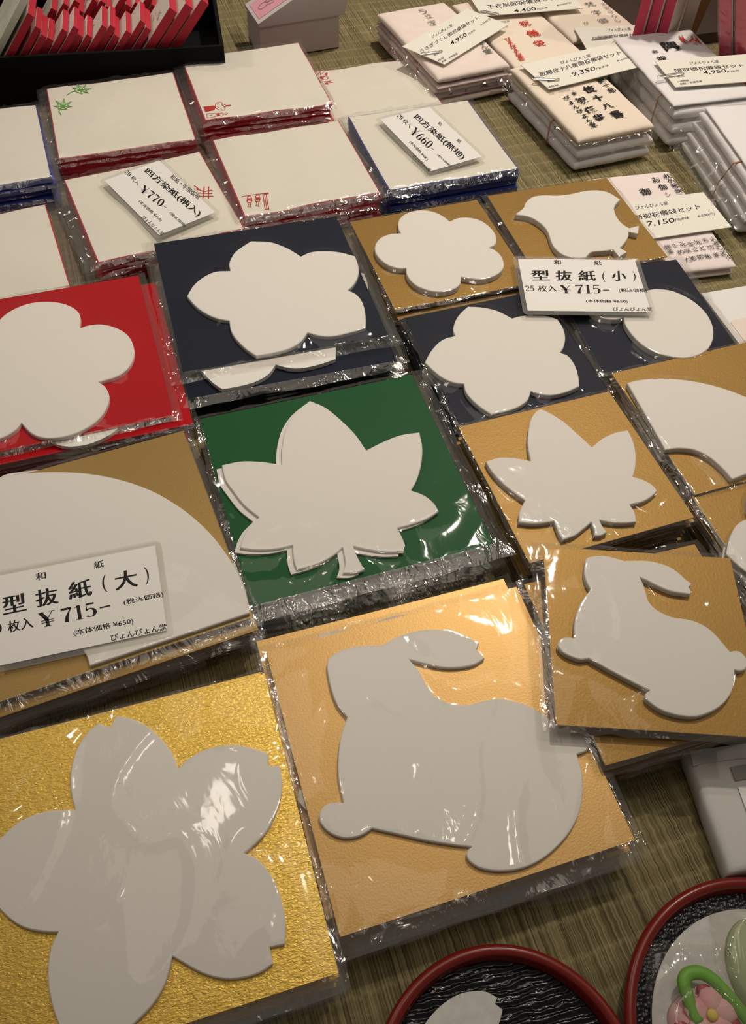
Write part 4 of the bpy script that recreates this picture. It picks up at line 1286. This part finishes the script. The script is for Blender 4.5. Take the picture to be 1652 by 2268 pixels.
price_card(frP4, 'ivory 9,350 yen price slip on the thick cream envelope bundle', T(1100, 80, .24213, [
    ('ぴょんぴょん堂', (588, 257), (860, 190), (578, 230)), ('歌舞伎十八番御祝儀袋セット', (402, 374), (1142, 168), (380, 328)), ('9,350', (694, 378), (908, 318), (680, 334)), ('円(本体', (915, 312), (1027, 278), (910, 290)),
    ('8,500円)', (1106, 240), (1248, 196), (1098, 220)), ('税込', (470, 430), (542, 410), (462, 408)), ('18枚組', (470, 477), (567, 455), (462, 460)), ('和紙・手摺版画', (489, 504), (682, 460), (482, 486))]), strike=0.0, bold=0.008, lam=False, cardmat='tagpaper')
frP5 = Frame([(1450.5, 134.4), (1652, 123.5), (1685, 174), (1502.6, 197.3)], 0.0480, 0.126, 0.0555)
frP5.c = P(1450.5, 134.4, 0.048)[:2] + 0.063 * frP5.X - 0.02775 * frP5.Y
price_card(frP5, 'ivory 4,950 yen price slip clipped to the white envelopes', T(1252, 0, .24213, [
    ('ぴょんぴょん堂', (1141, 590), (1407, 573), (1130, 565)), ('隈取御祝儀袋セット', (1007, 662), (1640, 612), (987, 624)), ('4,950', (1267, 686), (1477, 668), (1254, 650)), ('円(本体', (1482, 670), (1592, 656), (1478, 650)),
    ('税込', (1026, 711), (1092, 702), (1018, 692)), ('12枚組', (1032, 756), (1132, 742), (1025, 740)), ('和紙・手摺版画', (1052, 780), (1252, 750), (1045, 762))]), strike=0.0, bold=0.008, lam=False, cardmat='tagpaper')
frP7 = Frame([None, (1551, 422), (1613.7, 504.4), (1452, 531)], 0.0150, 0.085, 0.0570)
frP7.w = 0.096; frP7.c = frP7.c - 0.0055 * frP7.X
price_card(frP7, 'ivory 7,150 yen price slip beside the bird packet', T(1352, 200, .18519, [
    ('ぴょんぴょん堂', (302, 1428), (692, 1368), (290, 1385)), ('新御祝儀袋セット', (300, 1558), (1082, 1420), (276, 1488)), ('7,150', (445, 1640), (774, 1588), (430, 1572)), ('円(本体', (781, 1575), (942, 1545), (775, 1535)),
    ('6,500円)', (1047, 1528), (1252, 1498), (1040, 1490))]), strike=0.0, bold=0.008, lam=False, cardmat='tagpaper')


def paper_clip(p0, p1, z, label, w=0.0045):
    a, b = P(p0[0], p0[1], z), P(p1[0], p1[1], z)
    c = (a + b) / 2
    d = (b - a)[:2]; L = np.hypot(*d); an = math.atan2(d[1], d[0])
    root = None
    path = []
    h, q = w / 2, w / 2
    def arc(cx, r, a0, a1, zz, n=7):
        for k in range(n + 1):
            t = math.radians(a0 + (a1 - a0) * k / n)
            path.append((cx + r * math.cos(t), r * math.sin(t) + off, zz))
    off = 0
    path.append((-L / 2, -h, 0.0)); arc(L / 2 - h, h, -90, 90, 0.0)
    off = 0.0
    path.append((-L / 2 + h * 2, h, 0)); 
    for k in range(8):
        t = math.radians(90 + 180 * k / 7)
        path.append((-L / 2 + h * 1.8 + h * 0.75 * math.cos(t), h * 0.25 + h * 0.75 * math.sin(t), -0.0002))
    path.append((L / 2 - h * 2.2, -h * 0.5, -0.0002))
    v, f = tube_vf(path, 0.0005, 6)
    o = mesh_obj('paper_clip', v, f, M['steel'], None, smooth=True, loc=tuple(c))
    o.rotation_euler = (0, 0, an)
    return tag(o, label, 'paper clip', 'paper clips holding the price slips')


paper_clip(zE(425, 395), zE(590, 372), 0.0386, 'steel paper clip on the slip of the speckled pink envelopes')
paper_clip(zE(860, 78), zE(1005, 105), 0.0366, 'steel paper clip on the 4,400 yen slip')
paper_clip(z3(235, 355), z3(410, 335), 0.0336, 'steel paper clip on the slip behind the white envelopes')
paper_clip(z4(320, 385), z4(572, 395), 0.0411, 'steel paper clip on the 9,350 yen slip')
paper_clip(z3(830, 705), z3(1080, 670), 0.0491, 'steel paper clip on the slip of the white envelopes')


# ------------------------------------------------------------------ black box with rows of small packets
def build_box():
    zr = 0.052
    A, B = P(3, 133, zr)[:2], P(496, 106, zr)[:2]
    A = A - (B - A) * 0.30
    d = B - A
    Lx = np.hypot(*d)
    a = math.atan2(d[1], d[0])
    X, Y = d / Lx, np.array([-d[1], d[0]]) / Lx
    D, t = 0.150, 0.004
    c = A + X * Lx / 2 + Y * (D / 2 + 0.004)
    root = empty('storage_box', (c[0], c[1], 0), a, 'open black fabric box holding rows of small red edged packets', 'box')
    def bx(name, x0, x1, y0, y1, z0, z1):
        v, f = box_vf(x1 - x0, y1 - y0, z0, z1)
        v = [(p[0] + (x0 + x1) / 2, p[1] + (y0 + y1) / 2, p[2]) for p in v]
        return mesh_obj(name, v, f, M['black'], root)
    bx('bottom', -Lx / 2, Lx / 2, -D / 2, D / 2, 0, t)
    bx('side_wall', -Lx / 2, Lx / 2, -D / 2, -D / 2 + t, t, zr)
    bx('side_wall', -Lx / 2, Lx / 2, D / 2 - t, D / 2, t, zr)
    bx('side_wall', -Lx / 2, -Lx / 2 + t, -D / 2 + t, D / 2 - t, t, zr)
    bx('side_wall', Lx / 2 - t, Lx / 2, -D / 2 + t, D / 2 - t, t, zr)
    lean = math.radians(40)
    u = np.array([math.sin(lean), 0, math.cos(lean)]); n = np.array([-math.cos(lean), 0, math.sin(lean)])
    def slab(o, L, W, th, ins=0.0):
        v = []
        for (aa, bb, cc) in ((0, 0, 0), (1, 0, 0), (1, 1, 0), (0, 1, 0), (0, 0, 1), (1, 0, 1), (1, 1, 1), (0, 1, 1)):
            v.append(np.array(o) + u * (ins + aa * (L - 2 * ins)) + np.array([0, 1, 0]) * (ins + bb * (W - 2 * ins)) + n * cc * th)
        return v, [(3, 2, 1, 0), (4, 5, 6, 7), (0, 1, 5, 4), (1, 2, 6, 5), (2, 3, 7, 6), (3, 0, 4, 7)]
    cache = {}
    def small(x, y, z, L, W, th, face, label, group, motif_kind, edge='red_edge'):
        w = c + X * x + Y * y
        r = empty('small_paper_packet', (w[0], w[1], z), a, label, 'paper packet', group)
        k = (L, W, th, face, edge)
        if k not in cache:
            v, f = slab((0, 0, 0), L, W, th)
            o1 = mesh_obj('paper_stack', v, f, M[edge], r)
            v, f = slab(n * (th + 0.00005), L, W, 0.00025, 0.0006)
            o2 = mesh_obj('top_sheet', v, f, M[face], r)
            cache[k] = (o1.data, o2.data)
        else:
            share('paper_stack', cache[k][0], r)
            share('top_sheet', cache[k][1], r)
        rnd = random.Random(motif_kind)
        if motif_kind % 3 != 1:
            ls = []
            for q in range(3):
                t0 = L - 0.014 - rnd.uniform(0, 0.008) - q * 0.004
                s0 = W * rnd.uniform(0.3, 0.7)
                ls.append([(t0 + 0.004 * math.cos(p * 1.3 + q), s0 + 0.005 * math.sin(p * 1.7 + q)) for p in range(5)])
            v, f = ribbon_vf(ls, 0.0007, 0)
            v = [u * p[0] + np.array([0, 1, 0]) * p[1] + n * (th + 0.0004) for p in v]
            mesh_obj('printed_motif', v, f, M[('inkgrey', 'inkgreen', 'inkcrim')[motif_kind % 7 % 3 if motif_kind % 7 < 3 else 0]], r)
    g1, g2 = 'front row of small packets in the black box', 'back row of small packets in the black box'
    l1 = 'small red edged packet in the front row of the black box'
    l2 = 'small red edged packet in the back row of the black box'
    y1, y2 = -D / 2 + t + 0.004, -D / 2 + t + 0.060
    xr = Lx / 2 - 0.112   # start of the tall packets, which lean over the right wall
    for i in range(13):
        small(xr - 0.012 - i * 0.0095, y1 + 0.002 + 0.002 * math.sin(i * 2.1), t + 0.0015, 0.080 + 0.008 * math.sin(i * 1.7), 0.044, 0.0058, 'washi', l1, g1, i)
    for i in range(17):
        small(xr + 0.044 - i * 0.0095, y2 + 0.002 * math.sin(i * 1.3), t + 0.0015, 0.084 + 0.007 * math.sin(i * 2.3), 0.044, 0.0058, 'washi', l2, g2, i + 20)
    for k, lab in enumerate(['tall red edged packet with line drawing near the right end of the black box', 'tall red edged packet second from the right end of the black box', 'tall red edged packet at the right end of the black box']):
        small(xr + 0.003 + k * 0.0145, y1 + k * 0.002, t + 0.0015, 0.102 + 0.003 * k, 0.05, 0.0085, 'washi', lab, None, 41 + k if k else 42)
    xl = xr - 0.012 - 13 * 0.0095
    small(xl - 0.004, y1, t + 0.0015, 0.105, 0.05, 0.007, 'leafprint', 'white packet with leaf drawings at the left end of the front row', None, 48)
    small(xl - 0.018, y1 + 0.004, t + 0.0015, 0.125, 0.105, 0.006, 'leafprint', 'large pale green leaf patterned packet at the left end of the black box', None, 51, 'leafprint')


build_box()


# ------------------------------------------------------------------ mauve grey gift box with slanted lid
def build_gift_box():
    h = 0.036
    A, B = P(574, 60.5, h)[:2], P(751, 33, h)[:2]
    d = B - A
    L = np.hypot(*d)
    a = math.atan2(d[1], d[0])
    X, Y = d / L, np.array([-d[1], d[0]]) / L
    D = 0.048
    c = A + X * L / 2 + Y * D / 2
    root = empty('gift_box', (c[0], c[1], 0), a, 'small mauve grey cardboard box with slanted lid and pink sticker', 'box')
    v, f = box_vf(L, D, 0, h)
    mesh_obj('box_body', v, f, M['greybox'], root)
    e = 0.0012
    x0, x1, hh = -L / 2 - e, L / 2 + 0.006, 0.052
    prof = [(x0, h + 0.0002), (x1, h + 0.0002), (x1 + 0.003, h + 0.012), (x1 - 0.004, h + hh), (x0, h + 0.004)]
    v = [(p[0], -D / 2 - e, p[1]) for p in prof] + [(p[0], D / 2 + e, p[1]) for p in prof]
    n = len(prof)
    f = [tuple(range(n)), tuple(range(2 * n - 1, n - 1, -1))] + [(i, n + i, n + (i + 1) % n, (i + 1) % n) for i in range(n)]
    lid = mesh_obj('lid', v, f, M['greybox'], root)
    p0, p1 = np.array([x0, 0, h + 0.004]), np.array([x1 - 0.004, 0, h + hh])
    u = (p1 - p0) / np.linalg.norm(p1 - p0)
    nn = np.array([-u[2], 0, u[0]])
    st = []
    for (s, w) in ((0.004, -1), (0.085, -1), (0.085, 1), (0.004, 1)):
        q = p0 + u * s + nn * 0.0004
        st.append((q[0], w * (D / 2 - 0.006), q[2]))
    sk = mesh_obj('sticker', st, [(0, 1, 2, 3)], M['pink'], root)
    sk['label'] = 'pink sticker with a line drawing'
    ls = [[(0.016 + 0.006 * math.cos(t * 0.7), 0.005 * math.sin(t * 0.7)) for t in range(10)], [(0.020, 0.004), (0.029, 0.008), (0.031, 0.004), (0.022, 0.0)], [(0.020, -0.004), (0.028, -0.007), (0.030, -0.002), (0.022, 0.0)]]
    v, f = ribbon_vf(ls, 0.0006, 0)
    v = [p0 + u * p[0] + np.array([0, p[1], 0]) + nn * 0.0007 for p in v]
    mesh_obj('sticker_drawing', v, f, M['inkgrey'], sk)


build_gift_box()


# ------------------------------------------------------------------ lacquer trays, paper mats and sweets
def circle_fit(pts):
    A = np.array([[2 * p[0], 2 * p[1], 1] for p in pts])
    b = np.array([p[0] ** 2 + p[1] ** 2 for p in pts])
    s = np.linalg.lstsq(A, b, rcond=None)[0]
    return s[:2], math.sqrt(s[2] + s[0] ** 2 + s[1] ** 2)


def lathe(name, prof, m, parent, n=96, closed=True):
    v, f = [], []
    for k in range(n):
        a = 2 * math.pi * k / n
        for (r, z) in prof:
            v.append((r * math.cos(a), r * math.sin(a), z))
    q = len(prof)
    for k in range(n):
        k2 = (k + 1) % n
        for i in range(q - (0 if closed else 1)):
            j = (i + 1) % q
            f.append((k * q + i, k2 * q + i, k2 * q + j, k * q + j))
    return mesh_obj(name, v, f, m, parent, smooth=True)


def tray(pts, label, inner, rz):
    zr = 0.015
    c, R = circle_fit([P(820 + p[0] * .5036, 1920 + p[1] * .5036, zr)[:2] for p in pts])
    root = empty('lacquer_tray', (c[0], c[1], 0), rz, label, 'tray')
    w = 0.0062
    prof = [(R - w * 0.5 + w * 0.5 * math.cos(t), zr - 0.0032 + 0.0032 * math.sin(t)) for t in np.linspace(-0.3, math.pi, 9)]
    prof = [(R - 0.006, 0.0), (R - 0.003, 0.0)] + prof + [(R - w - 0.001, 0.008), (R - w - 0.001, 0.004)]
    lathe('rim', prof, M['lacquer_red'], root)
    n = 96
    v, f = [], []
    for z in (0.0005, 0.0065):
        for k in range(n):
            v.append(((R - w - 0.0012) * math.cos(2 * math.pi * k / n), (R - w - 0.0012) * math.sin(2 * math.pi * k / n), z))
    f = [tuple(range(n))[::-1], tuple(range(n, 2 * n))] + [(k, (k + 1) % n, n + (k + 1) % n, n + k) for k in range(n)]
    mesh_obj('tray_floor', v, f, inner, root)
    return root, c, R


tray([(60, 691), (180, 510), (330, 400), (520, 335), (700, 350), (860, 420), (1000, 530), (1100, 680)], 'round black rippled lacquer tray with red rim holding a paper petal', M['lacquer_black'], 0.25)
_t2, c2, _R2 = tray([(1125, 691), (1125, 560), (1150, 400), (1230, 240), (1360, 120), (1500, 55), (1600, 38), (1652, 38)], 'round black stippled lacquer tray with red rim holding sweets', M['lacquer_dot'], 0.0)
zt8 = zt(820, 1920, .5036)
# paper petal
zp = 0.0078
pt = [(235, 700), (300, 620), (380, 565), (450, 547), (510, 550), (557, 575, 1), (548, 602, 1), (582, 628, 1), (565, 690), (530, 760), (460, 815), (370, 840), (280, 820), (225, 765)]
w = [P(*zt8(p[0], p[1]), zp) for p in pt]
cc = sum(w) / len(w)
ol = spline([(q[0] - cc[0], q[1] - cc[1]) + tuple(p[2:]) for q, p in zip(w, pt)])
v, f = prism_vf(ol, 0.0, 0.001)
o = mesh_obj('paper_petal', v, f, M['mulberry'], None, loc=(cc[0], cc[1], 0.0068))
tag(o, 'single mottled white paper petal lying on the rippled tray', 'paper petal')
# round paper mat
R3 = min(_R2 - 0.012, sum(np.hypot(*(P(*zt8(p[0], p[1]), zp)[:2] - c2)) for p in [(1195, 691), (1230, 560), (1330, 400), (1450, 280), (1560, 205), (1652, 165)]) / 6)
n = 90
v, f = prism_vf([(R3 * math.cos(2 * math.pi * k / n), R3 * math.sin(2 * math.pi * k / n)) for k in range(n)], 0, 0.0008)
o = mesh_obj('paper_mat', v, f, M['mulberry'], None, loc=(c2[0], c2[1], 0.0068))
tag(o, 'round mottled white paper mat on the stippled tray', 'paper mat')


def dome_vf(ol, h, z0, steps=6):
    ol = [np.array(p) for p in ol]
    c = sum(ol) / len(ol)
    n = len(ol)
    v, f = [], []
    for k in range(steps):
        t = k / steps
        s = math.cos(t * math.pi / 2) if k else 1.0
        for p in ol:
            q = c + (p - c) * s
            v.append((q[0], q[1], z0 + h * math.sin(t * math.pi / 2)))
    v.append((c[0], c[1], z0 + h))
    for k in range(steps - 1):
        for i in range(n):
            j = (i + 1) % n
            f.append((k * n + i, k * n + j, (k + 1) * n + j, (k + 1) * n + i))
    for i in range(n):
        f.append(((steps - 1) * n + i, (steps - 1) * n + (i + 1) % n, steps * n))
    f.append(tuple(range(n))[::-1])
    area = sum(ol[i - 1][0] * ol[i][1] - ol[i][0] * ol[i - 1][1] for i in range(n))
    if area < 0: f = [t[::-1] for t in f]
    return v, f


def sweet():
    s9 = zt(820, 1550, .5036)
    zb = 0.0077
    c = P(*s9(1510, 1400), zb)
    root = empty('sugar_sweet', (c[0], c[1], zb), 0, 'pink flower sugar sweet with green leaf in clear wrap', 'sweet')
    def loc(p, z=zb + 0.006):
        q = P(*s9(p[0], p[1]), z)
        return (q[0] - c[0], q[1] - c[1]) + tuple(p[2:])
    body = spline([loc(p) for p in [(1328, 1350), (1380, 1290), (1450, 1262), (1530, 1295), (1610, 1370), (1670, 1460), (1640, 1550), (1540, 1590), (1430, 1570), (1350, 1500), (1322, 1420)]])
    v, f = dome_vf(body, 0.010, 0.0)
    b = mesh_obj('sugar_body', v, f, M['sweetpink'], root, smooth=True)
    def strip(name, pts, m, r, z):
        A = [np.array(loc(p, zb + z)[:2]) for p in pts]
        A = [2 * A[0] - A[1]] + A + [2 * A[-1] - A[-2]]
        path = [cr(A[i - 1], A[i], A[i + 1], A[i + 2], t / 4) for i in range(1, len(A) - 2) for t in range(4)] + [A[-2]]
        v, f = tube_vf([(p[0], p[1], z) for p in path], r, 10)
        v = [(p[0], p[1], z + (p[2] - z) * 0.7) for p in v]
        k = len(path) * 10
        f = f + [tuple(range(10)), tuple(range(k - 10, k))[::-1]]
        return mesh_obj(name, v, f, m, root, smooth=True)
    strip('leaf_edge', [(1445, 1420), (1420, 1370), (1395, 1300), (1378, 1240), (1400, 1205), (1450, 1200), (1500, 1225), (1560, 1285), (1610, 1345), (1660, 1405), (1720, 1490)], M['sweetgreen'], 0.0034, 0.0090)
    for a, (px, py) in enumerate([(1505, 1320), (1565, 1365), (1545, 1440), (1465, 1440), (1445, 1365)]):
        o = loc((px, py), zb + 0.011)
        ol = [(o[0] + 0.0062 * math.cos(t) * (1.15 if k % 2 else 1), o[1] + 0.0062 * math.sin(t)) for k, t in enumerate(np.linspace(0, 2 * math.pi, 15)[:-1])]
        v, f = dome_vf(ol, 0.0030, 0.0082, 4)
        mesh_obj('petal', v, f, M['sweetpink'], root, smooth=True)
    for (px, py) in [(1480, 1275), (1420, 1330), (1600, 1420), (1380, 1440)]:
        o = loc((px, py), zb + 0.010)
        ol = [(o[0] + 0.0045 * math.cos(t), o[1] + 0.003 * math.sin(t)) for t in np.linspace(0, 2 * math.pi, 11)[:-1]]
        v, f = dome_vf(ol, 0.0022, 0.0070, 3)
        mesh_obj('wine_petal', v, f, M['sweetwine'], root, smooth=True)
    o = loc((1508, 1385), zb + 0.012)
    ol = [(o[0] + 0.003 * math.cos(t), o[1] + 0.003 * math.sin(t)) for t in np.linspace(0, 2 * math.pi, 13)[:-1]]
    v, f = dome_vf(ol, 0.0018, 0.0108, 3)
    mesh_obj('flower_centre', v, f, M['sweetyellow'], root, smooth=True)
    film_sheet('clear_wrap', 0.056, 0.056, (0.005, 0.005, 0.005, 0.005), 0.003, root, M['film_crumple'], 77, body, 0.0105, 0.0025, n=54, amp=1.6)
    # a second sweet, mostly outside the picture
    c = P(*s9(1715, 1180), zb)
    root2 = empty('sugar_sweet', (c[0], c[1], zb), 0, 'pale green sugar sweet at the right picture edge', 'sweet')
    ol = [(0.018 * math.cos(t), 0.024 * math.sin(t)) for t in np.linspace(0, 2 * math.pi, 30)[:-1]]
    v, f = dome_vf(ol, 0.009, 0.0)
    mesh_obj('sugar_body', v, f, mat('pale_green_sugar', (0.45, 0.52, 0.30), 0.55), root2, smooth=True)
    film_sheet('clear_wrap', 0.038, 0.050, (0.004, 0.004, 0.004, 0.004), 0.004, root2, M['film_crumple'], 78, ol, 0.0095, 0.002, n=40, amp=1.4)


sweet()


# ------------------------------------------------------------------ tissue wrapped parcel at the right edge
def parcel():
    zp = 0.016
    fr = Frame([(1520, 1662), None, None, (1616, 1936)], zp, 0.088, 0.088)
    fr.a -= 0.0
    w, h = 0.086, fr.h
    fr.c = 0.5 * (P(1520, 1662, zp)[:2] + P(1616, 1936, zp)[:2]) + w / 2 * fr.X
    hh = np.hypot(*(P(1520, 1662, zp)[:2] - P(1616, 1936, zp)[:2]))
    root = empty('wrapped_parcel', place(fr, 0), fr.a, 'flat parcel wrapped in grey white tissue paper at the right edge', 'parcel')
    v, f = pillow(w, hh, zp, 0, 91, n=20, p=26, amp=0.0008)
    mesh_obj('wrapping', v, f, M['tissue'], root, smooth=True)
    # fold of the wrapping over the far end and the label on it
    for (nm, pts, m, z) in (('folded_edge', [(1528, 1664), (1700, 1640), (1706, 1672), (1562, 1690), (1535, 1697)], M['tissue'], zp + 0.0004),
                            ('label', [(1617, 1699), (1720, 1682), (1732, 1712), (1628, 1730)], M['greylabel'], zp + 0.0006),
                            ('label', [(1634, 1744), (1730, 1728), (1790, 1880), (1690, 1900)], M['card'], zp + 0.0006)):
        ol = [fr.loc(p[0], p[1], z) for p in pts]
        v, f = prism_vf(ol, z, z + 0.0003)
        mesh_obj(nm, v, f, m, root)


parcel()


# ------------------------------------------------------------------ plain white packet beyond the gourd packet
def white_packet():
    z = 0.010
    A, B = P(1553, 650, z)[:2], P(1652, 633, z)[:2]
    d = (B - A) / np.hypot(*(B - A))
    a = math.atan2(d[1], d[0])
    Y = np.array([-d[1], d[0]])
    w, h = 0.10, 0.11
    c = A + d * w / 2 - Y * h / 2
    root = empty('white_card_packet', (c[0], c[1], 0), a, 'plain white card packet beside the navy gourd packet', 'paper packet')
    v, f = box_vf(w, h, 0, z)
    mesh_obj('card_stack', v, f, M['card'], root)
    q = P(1668, 730, z)[:2] - c
    lx, ly = q @ d, q @ Y
    v, f = prism_vf([(p[0] + lx, p[1] + ly) for p in rounded(0.030, 0.030, 0.004)], z, z + 0.0005)
    mesh_obj('clear_label', v, f, M['pink_env'], root)


white_packet()


# ------------------------------------------------------------------ upright packets and wooden stand, top right
def upright():
    def box_at(name, root, w, d, h, off, m, roty=0.0, rotx=0.0):
        v, f = box_vf(w, d, 0, h)
        o = mesh_obj(name, v, f, m, root)
        o.location = off
        o.rotation_euler = (rotx, roty, 0)
        return o
    # low dark wooden stand with a post
    z0 = 0.012
    o = frT3.c + frT3.X * (frT3.w / 2 + 0.007) - frT3.Y * (frT3.h / 2)
    aw = math.radians(20)
    Xw, Yw = np.array([math.cos(aw), math.sin(aw)]), np.array([-math.sin(aw), math.cos(aw)])
    cw = o + Xw * 0.16 + Yw * 0.09
    st = empty('wooden_stand', (cw[0], cw[1], 0), aw, 'low dark wooden base behind the white envelopes', 'stand')
    box_at('base', st, 0.32, 0.18, z0, (0, 0, 0), M['darkwood'])
    q = P(1552, 88, z0 + 0.02)[:2] + Yw * 0.03 - cw
    q = q + cw
    po = empty('wooden_post', (q[0], q[1], z0), aw, 'slanting brown wooden post between the crimson edged packets', 'post')
    box_at('post', po, 0.013, 0.013, 0.13, (0, 0, 0.001), M['wood'], roty=0.16)
    ap = math.radians(-32)
    Xp, Yp = np.array([math.cos(ap), math.sin(ap)]), np.array([-math.sin(ap), math.cos(ap)])
    for k in range(3):
        p = P(1428, 66, 0.047)[:2] + Yw * 0.012
        c = p + Yp * 0.033 + (Xp * 0.0128 + Yp * 0.004) * k
        r = empty('upright_paper_packet', (c[0], c[1], z0), ap, ('leftmost', 'middle', 'rightmost')[k] + ' upright packet of the three with crimson edges at the top edge', 'paper packet')
        box_at('paper_stack', r, 0.0108, 0.066, 0.15, (0, 0, 0), M['hotpink'])
        box_at('cover_sheet', r, 0.0006, 0.065, 0.148, (0.0058, 0, 0.001), M['washi'])
    pc = P(1540, 60, 0.047)[:2] + Yw * 0.030
    r = empty('upright_card', (pc[0], pc[1], z0), math.radians(-14), 'pale blank card standing between the crimson edged packets', 'card')
    box_at('card_sheet', r, 0.030, 0.003, 0.13, (0, 0, 0), M['washi'])
    for k in range(2):
        p = P(1634, 118, 0.050)[:2] + Yw * 0.02
        c = p + Yp * 0.028 + Xp * 0.0185 * k
        r = empty('upright_paper_packet', (c[0], c[1], z0), ap, ('left', 'right')[k] + ' one of two leaning packets with crimson edges at the right edge', 'paper packet')
        box_at('paper_stack', r, 0.013, 0.056, 0.17, (0.010, 0, 0.002), M['hotpink'], roty=-0.36)
        box_at('cover_sheet', r, 0.0006, 0.055, 0.168, (0.0170, 0, 0.0045), M['washi'], roty=-0.36)
        v, f = box_vf(0.0155, 0.060, 0, 0.168)
        s = mesh_obj('sleeve', v, f, M['film_crumple'], r)
        s.location = (0.010, 0, 0.003)
        s.rotation_euler = (0, -0.36, 0)


upright()

# loose end of the rabbit bag lying on the mat
a, b = P(1090, 2010, 0.006), P(1350, 1928, 0.006)
n = 18
v, f = [], []
ax = (b - a)
per = np.array([ax[1], -ax[0], 0]) / np.hypot(ax[0], ax[1])
for j in range(5):
    for i in range(n):
        p = a + ax * i / (n - 1) + per * (0.011 * j / 4) * (0.3 + 0.7 * i / (n - 1))
        v.append((p[0] - a[0], p[1] - a[1], 0.0052 * (1 - j / 4) + 0.0012 * noise.noise(Vector((i * 0.7, j * 0.9, 3.0)))))
for j in range(4):
    for i in range(n - 1):
        f.append((j * n + i, j * n + i + 1, (j + 1) * n + i + 1, (j + 1) * n + i))
o = mesh_obj('film_offcut', v, f, M['film_crumple'], None, smooth=True, loc=(a[0], a[1], 0.0012))
tag(o, 'loose clear film flap in front of the large rabbit pile', 'plastic film')
